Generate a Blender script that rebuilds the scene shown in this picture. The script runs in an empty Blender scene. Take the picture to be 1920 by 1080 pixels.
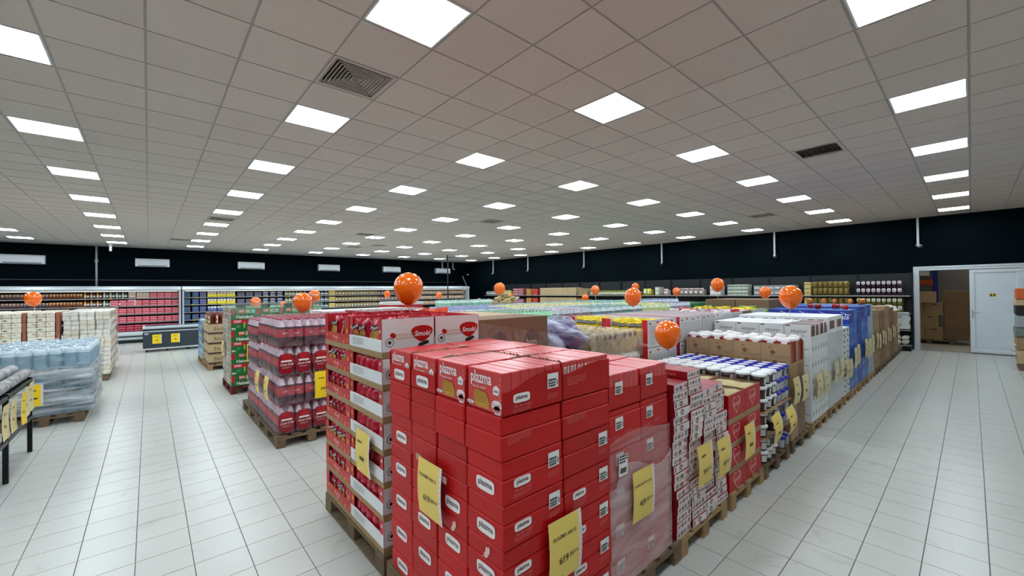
import bpy, math, random
from math import sin, cos, pi, radians
from mathutils import Matrix, Vector
random.seed(7)
R = random.random
def U(a, b): return a + (b - a) * random.random()
SC = bpy.context.scene
COL = SC.collection

# ------------------------------------------------------------------ camera
YAW, PIT, ROL = 0.726947, 0.0069532, -0.0112196
_F = Vector((sin(YAW) * cos(PIT), cos(YAW) * cos(PIT), sin(PIT)))
_R0 = Vector((cos(YAW), -sin(YAW), 0)); _U0 = _R0.cross(_F)
_R = _R0 * cos(ROL) + _U0 * sin(ROL); _U = -_R0 * sin(ROL) + _U0 * cos(ROL)
cam_data = bpy.data.cameras.new('camera'); cam = bpy.data.objects.new('camera', cam_data); COL.objects.link(cam)
cam_data.sensor_width = 36.0; cam_data.sensor_fit = 'HORIZONTAL'; cam_data.lens = 765.98 / 1920 * 36
cam_data.clip_start = 0.05; cam_data.clip_end = 100
cam.matrix_world = Matrix(((_R.x, _U.x, -_F.x, 0), (_R.y, _U.y, -_F.y, 0), (_R.z, _U.z, -_F.z, 1.88), (0, 0, 0, 1)))
SC.camera = cam
# ------------------------------------------------------------------ world, lamps' strength, exposure
world = bpy.data.worlds.new('world'); SC.world = world; world.use_nodes = True
world.node_tree.nodes['Background'].inputs[0].default_value = (0.9, 0.95, 1, 1)
world.node_tree.nodes['Background'].inputs[1].default_value = 0.02
LAMP = 29.0
SC.view_settings.view_transform = 'Standard'; SC.view_settings.look = 'None'
SC.view_settings.gamma = 1; SC.view_settings.use_curve_mapping = False
SC.view_settings.exposure = 0.0
SC.cycles.max_bounces = 7; SC.cycles.diffuse_bounces = 5; SC.cycles.glossy_bounces = 2
SC.cycles.transmission_bounces = 3; SC.cycles.transparent_max_bounces = 12
SC.cycles.sample_clamp_indirect = 4.0; SC.cycles.caustics_reflective = False; SC.cycles.caustics_refractive = False

# ------------------------------------------------------------------ materials
def lin(c):
    c /= 255.0
    return c / 12.92 if c <= 0.04045 else ((c + 0.055) / 1.055) ** 2.4
def rgb(c): return (lin(c[0]), lin(c[1]), lin(c[2]), 1)
MATS = {}
def M(name, c, rough=0.5, noise=0.08, scale=12, metal=0, alpha=1.0, emit=0, bump=0, spec=0.5, trans=0, stretch=None, coat=0, vary=.5):
    if name in MATS: return MATS[name]
    m = bpy.data.materials.new(name); m.use_nodes = True; nt = m.node_tree; N = nt.nodes; L = nt.links
    b = N['Principled BSDF']
    b.inputs['Base Color'].default_value = rgb(c); b.inputs['Roughness'].default_value = rough
    b.inputs['Metallic'].default_value = metal; b.inputs['Specular IOR Level'].default_value = spec
    b.inputs['Transmission Weight'].default_value = trans
    b.inputs['Coat Weight'].default_value = coat
    if emit:
        b.inputs['Emission Color'].default_value = rgb(c); b.inputs['Emission Strength'].default_value = emit
    if noise or bump:
        tc = N.new('ShaderNodeTexCoord'); nz = N.new('ShaderNodeTexNoise'); nz.inputs['Scale'].default_value = scale
        nz.inputs['Detail'].default_value = 3
        if stretch:
            mp = N.new('ShaderNodeMapping'); mp.inputs['Scale'].default_value = stretch
            L.new(tc.outputs['Object'], mp.inputs[0]); L.new(mp.outputs[0], nz.inputs['Vector'])
        else: L.new(tc.outputs['Object'], nz.inputs['Vector'])
    if noise:
        mx = N.new('ShaderNodeMix'); mx.data_type = 'RGBA'
        k = rgb(c)
        mx.inputs[6].default_value = tuple(max(0, v * (1 - noise * 1.6)) for v in k[:3]) + (1,)
        mx.inputs[7].default_value = tuple(min(1, v * (1 + noise * 1.6)) for v in k[:3]) + (1,)
        oi = N.new('ShaderNodeObjectInfo'); ma = N.new('ShaderNodeMath'); ma.operation = 'MULTIPLY_ADD'; ma.inputs[1].default_value = vary; ma.inputs[2].default_value = -vary / 2
        mb_ = N.new('ShaderNodeMath'); mb_.operation = 'ADD'; mb_.use_clamp = True
        L.new(oi.outputs['Random'], ma.inputs[0]); L.new(ma.outputs[0], mb_.inputs[0]); L.new(nz.outputs['Fac'], mb_.inputs[1])
        L.new(mb_.outputs[0], mx.inputs[0]); L.new(mx.outputs[2], b.inputs['Base Color'])
    if bump:
        bp = N.new('ShaderNodeBump'); bp.inputs['Strength'].default_value = bump; bp.inputs['Distance'].default_value = 0.02
        L.new(nz.outputs['Fac'], bp.inputs['Height']); L.new(bp.outputs[0], b.inputs['Normal'])
    if alpha < 1:
        out = N['Material Output']; tr = N.new('ShaderNodeBsdfTransparent'); ms = N.new('ShaderNodeMixShader')
        ms.inputs[0].default_value = alpha
        L.new(tr.outputs[0], ms.inputs[1]); L.new(b.outputs[0], ms.inputs[2]); L.new(ms.outputs[0], out.inputs['Surface'])
    MATS[name] = m
    return m
def film(name, c, lo, hi, scale=6, stretch=(1, 1, 8), bump=0.6, rough=0.15, dist=.02):
    """thin stretch film: streaky mix of clear and whitish plastic"""
    if name in MATS: return MATS[name]
    m = M(name, c, rough, 0, 1); nt = m.node_tree; N = nt.nodes; L = nt.links; b = N['Principled BSDF']; out = N['Material Output']
    tc = N.new('ShaderNodeTexCoord'); mp = N.new('ShaderNodeMapping'); mp.inputs['Scale'].default_value = stretch
    nz = N.new('ShaderNodeTexNoise'); nz.inputs['Scale'].default_value = scale; nz.inputs['Detail'].default_value = 4
    nz.inputs['Distortion'].default_value = 0.6
    L.new(tc.outputs['Object'], mp.inputs[0]); L.new(mp.outputs[0], nz.inputs['Vector'])
    mr = N.new('ShaderNodeMapRange'); mr.inputs[1].default_value = 0.3; mr.inputs[2].default_value = 0.7
    mr.inputs[3].default_value = lo; mr.inputs[4].default_value = hi; L.new(nz.outputs['Fac'], mr.inputs[0])
    bp = N.new('ShaderNodeBump'); bp.inputs['Strength'].default_value = bump; bp.inputs['Distance'].default_value = dist
    L.new(nz.outputs['Fac'], bp.inputs['Height']); L.new(bp.outputs[0], b.inputs['Normal'])
    tr = N.new('ShaderNodeBsdfTransparent'); ms = N.new('ShaderNodeMixShader')
    L.new(mr.outputs[0], ms.inputs[0]); L.new(tr.outputs[0], ms.inputs[1]); L.new(b.outputs[0], ms.inputs[2]); L.new(ms.outputs[0], out.inputs['Surface'])
    return m
def worldcoords(m):
    """read the texture in world space, so that a colour patch runs on from tile to tile"""
    nt = m.node_tree
    g = nt.nodes.new('ShaderNodeNewGeometry')
    for l in list(nt.links):
        if l.from_node.type == 'TEX_COORD':
            to = l.to_socket; nt.links.remove(l); nt.links.new(g.outputs['Position'], to)
    return m

white = M('white print', (238, 238, 236), .45, .03)
ink = M('dark ink', (40, 30, 34), .5, 0)
redc = M('red carton', (186, 10, 15), .45, .08, 9, spec=.3, vary=.9)
redp = M('red glossy pack', (204, 8, 16), .32, .05, 9, spec=1.0, coat=.0, vary=.9)
redp.node_tree.nodes['Principled BSDF'].inputs['Coat Weight'].default_value = .5; redp.node_tree.nodes['Principled BSDF'].inputs['Coat Roughness'].default_value = .30
redd = M('dark red pack', (140, 10, 24), .4, .08, 9)
kraft = M('brown corrugated board', (158, 128, 92), .8, .10, 20)
kraftd = M('dull brown board', (126, 102, 76), .8, .10, 20)
kraftl = M('pale brown board', (186, 164, 126), .8, .08, 20)
wood = M('pallet wood', (160, 130, 90), .8, .28, 14, bump=.3, stretch=(1, 6, 6))
woodd = M('old pallet wood', (112, 92, 68), .85, .3, 14, bump=.3, stretch=(1, 6, 6))
woodr = M('red painted pallet wood', (96, 24, 24), .7, .2, 14)
whitec = M('white carton', (226, 228, 228), .45, .04, 8)
greyc = M('grey white carton', (196, 200, 202), .5, .06, 8)
yel = M('yellow paper', (236, 208, 106), .55, .05, 6)
yelp = M('pale yellow paper', (218, 202, 142), .55, .06, 6)
yelb = M('bright yellow paper', (246, 212, 20), .5, .03, 6)
pink = M('pink print', (226, 120, 120), .5, 0)
blk = M('black print', (22, 20, 22), .5, 0)
plas = M('clear sleeve plastic', (235, 225, 225), .2, .03)
steel = M('painted steel grey', (176, 184, 188), .35, .03, metal=.3)
dkmetal = M('black steel frame', (22, 24, 28), .4, .05, metal=.4)
darksh = M('dark shelf interior', (14, 15, 18), .7, .05)
yband = M('yellow price strip', (226, 190, 40), .5, .02)

# ------------------------------------------------------------------ mesh helpers
class MB:
    def __init__(s): s.v = []; s.f = []; s.m = []; s.sm = []
    def add(s, vs, fs, mi=0, sm=False):
        o = len(s.v); s.v.extend(vs)
        for f in fs: s.f.append(tuple(o + i for i in f)); s.m.append(mi); s.sm.append(sm)
        return s
    def box(s, x0, y0, z0, x1, y1, z1, mi=0):
        vs = [(x0, y0, z0), (x1, y0, z0), (x1, y1, z0), (x0, y1, z0), (x0, y0, z1), (x1, y0, z1), (x1, y1, z1), (x0, y1, z1)]
        return s.add(vs, [(0, 3, 2, 1), (4, 5, 6, 7), (0, 1, 5, 4), (1, 2, 6, 5), (2, 3, 7, 6), (3, 0, 4, 7)], mi)
    def cbox(s, x0, y0, z0, x1, y1, z1, c=0.004, mi=0):
        """box with chamfered edges"""
        X = (x0, x1); Y = (y0, y1); Z = (z0, z1); vs = []; idx = {}
        for i in (0, 1):
            for j in (0, 1):
                for k in (0, 1):
                    p = (X[i], Y[j], Z[k]); q = (X[i] + (c, -c)[i], Y[j] + (c, -c)[j], Z[k] + (c, -c)[k])
                    for a, t in enumerate(((p[0], q[1], q[2]), (q[0], p[1], q[2]), (q[0], q[1], p[2]))):
                        idx[(i, j, k, a)] = len(vs); vs.append(t)
        g = lambda *k: idx[k]; f = []
        for i in (0, 1): f.append((g(i,0,0,0), g(i,1,0,0), g(i,1,1,0), g(i,0,1,0)) if i else (g(i,0,1,0), g(i,1,1,0), g(i,1,0,0), g(i,0,0,0)))
        for j in (0, 1): f.append((g(0,j,0,1), g(0,j,1,1), g(1,j,1,1), g(1,j,0,1)) if j else (g(1,j,0,1), g(1,j,1,1), g(0,j,1,1), g(0,j,0,1)))
        for k in (0, 1): f.append((g(0,0,k,2), g(1,0,k,2), g(1,1,k,2), g(0,1,k,2)) if k else (g(0,1,k,2), g(1,1,k,2), g(1,0,k,2), g(0,0,k,2)))
        for j in (0, 1):
            for k in (0, 1): f.append((g(0,j,k,1), g(1,j,k,1), g(1,j,k,2), g(0,j,k,2)))
        for i in (0, 1):
            for k in (0, 1): f.append((g(i,0,k,0), g(i,1,k,0), g(i,1,k,2), g(i,0,k,2)))
        for i in (0, 1):
            for j in (0, 1): f.append((g(i,j,0,0), g(i,j,1,0), g(i,j,1,1), g(i,j,0,1)))
        for i in (0, 1):
            for j in (0, 1):
                for k in (0, 1): f.append((g(i,j,k,0), g(i,j,k,1), g(i,j,k,2)))
        return s.add(vs, f, mi)
    def poly(s, pts, mi=0): return s.add(list(pts), [tuple(range(len(pts)))], mi)
    def lathe(s, prof, n=12, cx=0, cy=0, mi=0, z0=0, sm=True, cap=True):
        vs = []; fs = []
        for r, z in prof:
            for k in range(n):
                a = 2 * pi * k / n; vs.append((cx + r * cos(a), cy + r * sin(a), z0 + z))
        for i in range(len(prof) - 1):
            for k in range(n):
                k2 = (k + 1) % n; fs.append((i * n + k, i * n + k2, (i + 1) * n + k2, (i + 1) * n + k))
        if cap:
            fs.append(tuple(range(n))[::-1]); o = (len(prof) - 1) * n; fs.append(tuple(o + k for k in range(n)))
        return s.add(vs, fs, mi, sm)
    def tube(s, p, q, r, n=8, mi=0):
        p = Vector(p); q = Vector(q); d = (q - p).normalized()
        a = d.orthogonal().normalized(); b = d.cross(a); vs = []
        for c in (p, q):
            for k in range(n):
                t = 2 * pi * k / n; vs.append(tuple(c + a * (r * cos(t)) + b * (r * sin(t))))
        fs = [(k, (k + 1) % n, n + (k + 1) % n, n + k) for k in range(n)] + [tuple(range(n))[::-1], tuple(range(n, 2 * n))]
        return s.add(vs, fs, mi, True)
    def plate(s, w, h, mat, mi=0, t=0.0):
        """flat w x h label centred on the origin of matrix mat, its face towards the matrix's z"""
        return s.add([tuple(mat @ Vector(p)) for p in ((-w/2, -h/2, t), (w/2, -h/2, t), (w/2, h/2, t), (-w/2, h/2, t))], [(0, 1, 2, 3)], mi)
    def disc(s, rx, ry, mat, mi=0, n=16, t=0.0, sq=2.0):
        pts = []
        for k in range(n):
            a = 2 * pi * k / n; c, q = cos(a), sin(a)
            pts.append(tuple(mat @ Vector((rx * math.copysign(abs(c) ** (2 / sq), c), ry * math.copysign(abs(q) ** (2 / sq), q), t))))
        return s.poly(pts, mi)
    def text(s, txt, size, mat, mi=0, t=0.0, off=0.0, shear=0.0, sx=1.0, res=2):
        vs, fs = text_geo(txt, off, shear, res)
        return s.add([tuple(mat @ Vector((x * size * sx, y * size, t))) for x, y in vs], fs, mi)
    def lines(s, w, h, n, mat, mi=0, t=0.0, th=0.25):
        """n rows of small print as broken dashes"""
        rg = random.Random(n * 17 + int(w * 1000))
        for i in range(n):
            y = h / 2 - (i + .5) * h / n; x = -w / 2; end = w / 2 * (1 if i < n - 1 else rg.uniform(0, .8))
            while x < end - .003:
                l = min(rg.uniform(.012, .035), end - x)
                s.add([tuple(mat @ Vector(p)) for p in ((x, y, t), (x + l, y, t), (x + l, y + h / n * th, t), (x, y + h / n * th, t))], [(0, 1, 2, 3)], mi); x += l + .0035
        return s
    def mesh(s, name, mats):
        me = bpy.data.meshes.new(name); me.from_pydata(s.v, [], s.f)
        for m in (mats if isinstance(mats, (list, tuple)) else [mats]): me.materials.append(m)
        me.polygons.foreach_set('material_index', s.m); me.polygons.foreach_set('use_smooth', s.sm)
        me.update(); return me
_TG = {}
def text_geo(txt, off, shear, res):
    k = (txt, off, shear, res)
    if k not in _TG:
        cu = bpy.data.curves.new('t', 'FONT'); cu.body = txt; cu.align_x = 'CENTER'; cu.align_y = 'CENTER'; cu.size = 1
        cu.resolution_u = res; cu.offset = off; cu.shear = shear; cu.fill_mode = 'FRONT'
        ob = bpy.data.objects.new('t', cu); COL.objects.link(ob); bpy.context.view_layer.update()
        me = bpy.data.meshes.new_from_object(ob.evaluated_get(bpy.context.evaluated_depsgraph_get()))
        _TG[k] = ([(v.co.x, v.co.y) for v in me.vertices], [tuple(p.vertices) for p in me.polygons])
        bpy.data.objects.remove(ob); bpy.data.curves.remove(cu); bpy.data.meshes.remove(me)
    return _TG[k]
def onfront(x, y, z, roll=0): return Matrix.Translation((x, y, z)) @ Matrix.Rotation(pi / 2, 4, 'X') @ Matrix.Rotation(roll, 4, 'Z')      # faces -y
def onleft(x, y, z, roll=0): return Matrix.Translation((x, y, z)) @ Matrix.Rotation(-pi / 2, 4, 'Z') @ Matrix.Rotation(pi / 2, 4, 'X') @ Matrix.Rotation(roll, 4, 'Z')   # faces -x
def onright(x, y, z): return Matrix.Translation((x, y, z)) @ Matrix.Rotation(pi / 2, 4, 'Z') @ Matrix.Rotation(pi / 2, 4, 'X')

# a template: (name, mesh, loc, rotz, children, label)
def T(name, mesh=None, loc=(0, 0, 0), rz=0, kids=(), label=None, kind=None): return (name, mesh, loc, rz, tuple(kids), label, kind)
def put(t, loc=None, rz=None, parent=None, rx=0, ry=0, sc=None):
    name, mesh, l, r, kids, lab, kind = t
    o = bpy.data.objects.new(name, mesh); COL.objects.link(o)
    o.location = l if loc is None else loc
    o.rotation_euler = (rx, ry, r if rz is None else rz)
    if sc: o.scale = sc
    if parent: o.parent = parent
    if lab: o['label'] = lab
    if kind: o['kind'] = kind
    for k in kids: put(k, parent=o)
    return o
def thing(t, label, cat, group=None, loc=(0, 0, 0), rz=0, **k):
    o = put(t, loc, rz, **k); o['label'] = label; o['category'] = cat
    if group: o['group'] = group
    return o
def struct(name, mesh, parent=None):
    o = bpy.data.objects.new(name, mesh); COL.objects.link(o)
    if parent: o.parent = parent
    else: o['kind'] = 'structure'
    return o
ORD = 'first second third fourth fifth sixth seventh eighth ninth tenth eleventh twelfth thirteenth fourteenth fifteenth sixteenth seventeenth eighteenth nineteenth twentieth'.split()
ORD += ['twenty-' + o for o in ORD[:9]] + ['thirtieth'] + ['thirty-' + o for o in ORD[:9]]

# ================================================================== THE ROOM
navy = M('near black navy wall paint', (0, 11, 17), .7, .12, 1.2, spec=.06)
XW, YW, XL, YB, H = 17.1, 23.97, -6.6, -2.9, 3.915
G0x, G0y = 0.98087 * .6, 5.97998 * .6           # ceiling grid: x = u*.6 + G0x, y = v*.6 + G0y

DY0, DY1, DZ = -1.0, 1.13, 2.44                 # doorway in the right wall
mb = MB(); mb.box(XL - .2, YW, 0, XW + .2, YW + .2, H + .1); struct('wall_back', mb.mesh('wall_back', navy))
mb = MB(); mb.box(XW, DY1, 0, XW + .2, YW, H + .1).box(XW, YB, 0, XW + .2, DY0, H + .1).box(XW, DY0, DZ, XW + .2, DY1, H + .1)
struct('wall_right', mb.mesh('wall_right', navy))
mb = MB(); mb.box(XL - .2, YB, 0, XL, YW, H + .1); struct('wall_left', mb.mesh('wall_left', navy))
mb = MB(); mb.box(XL - .2, YB - .2, 0, XW + .2, YB, H + .1); struct('wall_front', mb.mesh('wall_front', M('light grey wall', (176, 176, 170), .7, .1, 1.2)))  # unseen wall, given a pale grey to bounce light back
# floor: tiles of about 31 cm with recessed grout
PX, PY = .3083, .3065; X0, Y0 = -.077, .248
tilem = worldcoords(M('pale grey floor tile', (194, 197, 190), .30, .06, .9, spec=.5, vary=0))
nt = tilem.node_tree; N = nt.nodes; L = nt.links
nz2 = N.new('ShaderNodeTexNoise'); nz2.inputs['Scale'].default_value = 3.2; nz2.inputs['Detail'].default_value = 6; nz2.inputs['Distortion'].default_value = 1.2
geo = N.new('ShaderNodeNewGeometry'); L.new(geo.outputs['Position'], nz2.inputs['Vector'])
rp = N.new('ShaderNodeValToRGB'); rp.color_ramp.elements[0].position = .26; rp.color_ramp.elements[1].position = .38
rp.color_ramp.elements[0].color = (.80, .80, .79, 1); rp.color_ramp.elements[1].color = (1, 1, 1, 1); L.new(nz2.outputs['Fac'], rp.inputs[0])
mul = N.new('ShaderNodeMix'); mul.data_type = 'RGBA'; mul.blend_type = 'MULTIPLY'; mul.inputs[0].default_value = .8
bs = N['Principled BSDF']; src = bs.inputs['Base Color'].links[0].from_socket
L.new(src, mul.inputs[6]); L.new(rp.outputs[0], mul.inputs[7]); L.new(mul.outputs[2], bs.inputs['Base Color'])
grout = M('grey grout', (96, 98, 96), .85, .1, 20)
mb = MB(); mb.box(XL, YB, -.15, XW, YW, -.004); floor = struct('floor', mb.mesh('floor', grout))
def tile_geo(mb, x, y, g=.0022):
    x0, x1, y0, y1 = x + g, x + PX - g, y + g, y + PY - g
    x0 = max(x0, XL); x1 = min(x1, XW); y0 = max(y0, YB); y1 = min(y1, YW)
    c = .0012
    mb.add([(x0, y0, -.004), (x1, y0, -.004), (x1, y1, -.004), (x0, y1, -.004), (x0 + c, y0 + c, 0), (x1 - c, y0 + c, 0), (x1 - c, y1 - c, 0), (x0 + c, y1 - c, 0)],
           [(4, 5, 6, 7), (0, 1, 5, 4), (1, 2, 6, 5), (2, 3, 7, 6), (3, 0, 4, 7)])
one = MB(); one.v = []; tile_geo(one, 0, 0)
tile_me = one.mesh('tile', tilem)
cells = []
i0 = int((XL - X0) / PX) - 1; j0 = int((YB - Y0) / PY) - 1
for i in range(i0, int((XW - X0) / PX) + 1):
    for j in range(j0, int((YW - Y0) / PY) + 1):
        x = X0 + i * PX; y = Y0 + j * PY
        if x + PX < XL + .02 or y + PY < YB + .02 or x > XW - .02 or y > YW - .02: continue
        v = Vector((x + PX / 2, y + PY / 2, -1.88)); dz = v.dot(_F)
        inview = dz > .3 and abs(v.dot(_R) / dz) < 1.32 and abs(v.dot(_U) / dz) < .8
        block = (x > 1.15 and 1.4 < y < 3.6) 
        cells.append((v.length if inview and not block else 99 + v.length, x, y))
cells.sort(); far = MB()
for n, (d, x, y) in enumerate(cells):
    if n < 300 and d < 99 and XL < x and x + PX < XW:
        o = bpy.data.objects.new('tile', tile_me); COL.objects.link(o); o.parent = floor; o.location = (x, y, 0)
    else: tile_geo(far, x, y)
o = struct('tile_field', far.mesh('tile_field', tilem), floor); o['kind'] = 'stuff'

# ceiling: lay-in tiles in a T-bar grid, panel lamps every fourth cell, air grilles
ctile = M('ceiling tile white', (206, 197, 190), .9, .03, 40, vary=.6)
cbar = M('ceiling grid bar', (168, 164, 158), .6, .02)
mb = MB(); mb.box(XL - .2, YB - .2, H + .05, XW + .2, YW + .2, H + .2); ceil = struct('ceiling', mb.mesh('ceiling', M('ceiling void', (60, 58, 56), .9, .03)))
u0 = int((XL - G0x) / .6) - 1; u1 = int((XW - G0x) / .6) + 1; v0 = int((YB - G0y) / .6) - 1; v1 = int((YW - G0y) / .6) + 1
VENT4 = {(1, 0), (1, 16), (11, 9), (20, 0), (10, 24), (21, 28), (8, 17), (0, 26), (11, 22)}
VENTL = {(11, -4)}
bars = MB(); ZB = H + .006
for u in range(u0, u1 + 1):
    x = u * .6 + G0x
    if XL < x < XW: bars.box(x - .012, YB, ZB, x + .012, YW, ZB + .03)
for v in range(v0, v1 + 1):
    y = v * .6 + G0y
    if YB < y < YW: bars.box(XL, y - .012, ZB + .0005, XW, y + .012, ZB + .03)
o = struct('grid_bar', bars.mesh('grid_bar', cbar), ceil); o['kind'] = 'stuff'
def ctile_geo(mb, x0, y0, x1, y1, g=.009):
    x0 = max(x0 + g, XL); x1 = min(x1 - g, XW); y0 = max(y0 + g, YB); y1 = min(y1 - g, YW)
    if x1 - x0 < .02 or y1 - y0 < .02: return
    a = H; b = H + .02
    mb.add([(x0, y0, a), (x1, y0, a), (x1, y1, a), (x0, y1, a), (x0, y0, b), (x1, y0, b), (x1, y1, b), (x0, y1, b)],
           [(0, 3, 2, 1), (0, 1, 5, 4), (1, 2, 6, 5), (2, 3, 7, 6), (3, 0, 4, 7)])
cells = []
for u in range(u0, u1 + 1):
    for v in range(v0, v1 + 1):
        if ((u - 1) % 4 == 0 and (v - 2) % 4 == 0 and v > -7) or (u, v) in VENT4 or (u, v) in VENTL: continue
        x = u * .6 + G0x; y = v * .6 + G0y; w = Vector((x + .3, y + .3, H - 1.88)); dz = w.dot(_F)
        inv = dz > .2 and abs(w.dot(_R) / dz) < 1.35 and abs(w.dot(_U) / dz) < .85
        cells.append((w.length if inv else 99 + w.length, x, y))
cells.sort(); far = MB(); one = MB(); a_, b_ = XL, YB; XL, YB = -99, -99; ctile_geo(one, 0, 0, .6, .6); XL, YB = a_, b_
ct_me = one.mesh('ceiling_tile', ctile)
for n, (d, x, y) in enumerate(cells):
    if n < 300 and d < 99 and x + .6 < XW and y + .6 < YW:
        o = bpy.data.objects.new('tile', ct_me); COL.objects.link(o); o.parent = ceil; o.location = (x, y, 0)
    else: ctile_geo(far, x, y, x + .6, y + .6)
o = struct('tile_field', far.mesh('ceiling_tile_field', ctile), ceil); o['kind'] = 'stuff'
# panel lamps
lampm = M('lit diffuser', (230, 240, 249), .5, 0, emit=LAMP); lampf = M('lamp frame white', (235, 240, 242), .4, 0)
fr = MB()
for a, b, c, d in ((.012, .012, .588, .026), (.012, .574, .588, .588), (.012, .026, .026, .574), (.574, .026, .588, .574)): fr.box(a, b, 0, c, d, .02)
df = MB(); df.box(.026, .026, .006, .574, .574, .02)
lampT = T('ceiling_panel_lamp', None, kids=[T('lamp_frame', fr.mesh('lamp_frame', lampf)), T('diffuser', df.mesh('diffuser', lampm))])
lampus = [u for u in range(u0, u1 + 1) if (u - 1) % 4 == 0 and u * .6 + G0x > XL and u * .6 + G0x + .6 < XW]
lampvs = [v for v in range(v0, v1 + 1) if (v - 2) % 4 == 0 and v > -7 and v * .6 + G0y > YB and v * .6 + G0y + .6 < YW]
for iu, u in enumerate(lampus):
    for iv, v in enumerate(lampvs):
        y = v * .6 + G0y; k = len(lampus) - iu
        lab = 'square lit ceiling panel, %s row from the doorway-side wall, %s from the chiller wall' % (ORD[iv - 0] if 0 else ORD[k - 1], ORD[len(lampvs) - iv - 1])
        thing(lampT, lab, 'ceiling lamp', 'square lit panels in the ceiling', (u * .6 + G0x, y, H - .001))
# air grilles
galu = M('grille aluminium', (190, 180, 172), .5, .04); gdark = M('grille throat', (12, 11, 11), .9, 0)
def diffuser4():
    th = MB(); th.box(.03, .03, .10, .57, .57, .12); rim = MB()
    for a, b, c, d in ((.012, .012, .588, .035), (.012, .565, .588, .588), (.012, .035, .035, .565), (.565, .035, .588, .565)): rim.box(a, b, 0, c, d, .02)
    kids = [T('throat', th.mesh('throat', gdark))]
    for i in range(8):
        a = .04 + i * .031; b = .6 - a; w = .011; m_ = MB()
        lo = 0.0; hi = .03
        for p, q, r_, s_ in (((a, a), (b, a), (b - w, a + w), (a + w, a + w)), ((b, a), (b, b), (b - w, b - w), (b - w, a + w)), ((b, b), (a, b), (a + w, b - w), (b - w, b - w)), ((a, b), (a, a), (a + w, a + w), (a + w, b - w))):
            m_.add([p + (lo,), q + (lo,), r_ + (hi,), s_ + (hi,), p + (lo + .003,), q + (lo + .003,), r_ + (hi + .003,), s_ + (hi + .003,)], [(3, 2, 1, 0), (4, 5, 6, 7)])
        m_.box(a, a, -.001, b, a + .007, .002).box(a, b - .007, -.001, b, b, .002).box(a, a, -.001, a + .007, b, .002).box(b - .007, a, -.001, b, b, .002)
        kids.append(T('louver', m_.mesh('louver', galu)))
    return T('air_grille', rim.mesh('air_grille', galu), kids=kids)
g4 = diffuser4(); GL = {(1, 0): 'large louvred air grille between the two nearest lamps', (20, 0): 'small air grille near the doorway-side wall'}
gi = 0
for (u, v) in sorted(VENT4):
    gi += 1
    thing(g4, GL.get((u, v), 'square louvred air grille, %s nearest the chiller wall' % ORD[[x[1] for x in sorted(VENT4, key=lambda t: -t[1])].index(v)]), 'air grille', 'air grilles in the ceiling', (u * .6 + G0x, v * .6 + G0y, H - .001))
rim = MB()
for a, b, c, d in ((.012, .012, .588, .05), (.012, .55, .588, .588), (.012, .05, .05, .55), (.55, .05, .588, .55)): rim.box(a, b, 0, c, d, .02)
th = MB(); th.box(.05, .05, .06, .55, .55, .07); kids = [T('throat', th.mesh('throat', gdark))]
s_ = MB()
for i in range(12): s_.v = []; s_.f = []; s_.m = []; s_.sm = []; s_.box(.05, 0, .012, .55, .005, .04)
slm = s_.mesh('slat', M('dull bronze slat', (84, 76, 70), .5, .04))
kids += [T('slat', slm, (0, .06 + i * .04, 0)) for i in range(12)]
thing(T('air_grille', rim.mesh('return_grille', galu), kids=kids), 'dark slatted return grille between the doorway-side lamps', 'air grille', 'air grilles in the ceiling', (11 * .6 + G0x, -4 * .6 + G0y, H - .001))

# ------------------------------------------------------------------ doorway, door leaf, store room behind
pvc = M('white plastic door frame', (214, 222, 226), .35, .02); pvcp = M('pale door panel', (212, 224, 230), .45, .04, 3)
mb = MB(); X = XW - .03; X2 = XW + .23
mb.cbox(X, DY1 - .10, 0, X2, DY1, DZ, .006); dfr = struct('door_frame_1', None)
bpy.data.objects.remove(dfr)
mb.cbox(X, DY0, 0, X2, DY0 + .10, DZ, .006).cbox(X, DY0 + .1, DZ - .10, X2, DY1 - .1, DZ, .006)
mb.cbox(X - .015, DY1 - .03, 0, X, DY1 + .02, DZ + .02, .004).cbox(X - .015, DY0 - .02, 0, X, DY0 + .03, DZ + .02, .004).cbox(X - .015, DY0 + .03, DZ - .03, X, DY1 - .03, DZ + .02, .004)
door = struct('door_1', mb.mesh('door_1', pvc))
leaf = MB(); ya, yb = DY0 + .1, .035; xl = XW - .02; za, zb = .03, DZ - .115
for a, b, c, d in ((ya, za, yb, za + .09), (ya, zb - .09, yb, zb), (ya, za + .09, ya + .1, zb - .09), (yb - .1, za + .09, yb, zb - .09)): leaf.cbox(xl, a, b, xl + .07, c, d, .008)
lf = struct('door_leaf', leaf.mesh('door_leaf', pvc), door)
p_ = MB(); p_.box(xl + .02, ya + .1, za + .09, xl + .05, yb - .1, zb - .09); struct('door_panel', p_.mesh('door_panel', pvcp), lf)
h_ = MB(); h_.cbox(xl - .008, yb - .065, .98, xl, yb - .03, 1.2, .003).tube((xl, yb - .05, 1.14), (xl - .05, yb - .05, 1.14), .008).tube((xl - .05, yb - .05, 1.14), (xl - .05, yb - .19, 1.14), .009).disc(.012, .012, onleft(xl - .009, yb - .05, 1.02))
struct('door_handle', h_.mesh('door_handle', steel), lf)
s_ = MB(); m_ = onleft(xl + .019, -.38, 1.62); s_.plate(.12, .09, m_, 0, .001).plate(.03, .05, m_ @ Matrix.Translation((-.025, 0, 0)), 1, .002).plate(.03, .05, m_ @ Matrix.Translation((.03, 0, 0)), 1, .002)
thing(T('door_sign', s_.mesh('door_sign', [M('sign yellow', (196, 176, 60), .4, 0), blk])), 'tiny yellow and black sign on the white door', 'sign')
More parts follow.
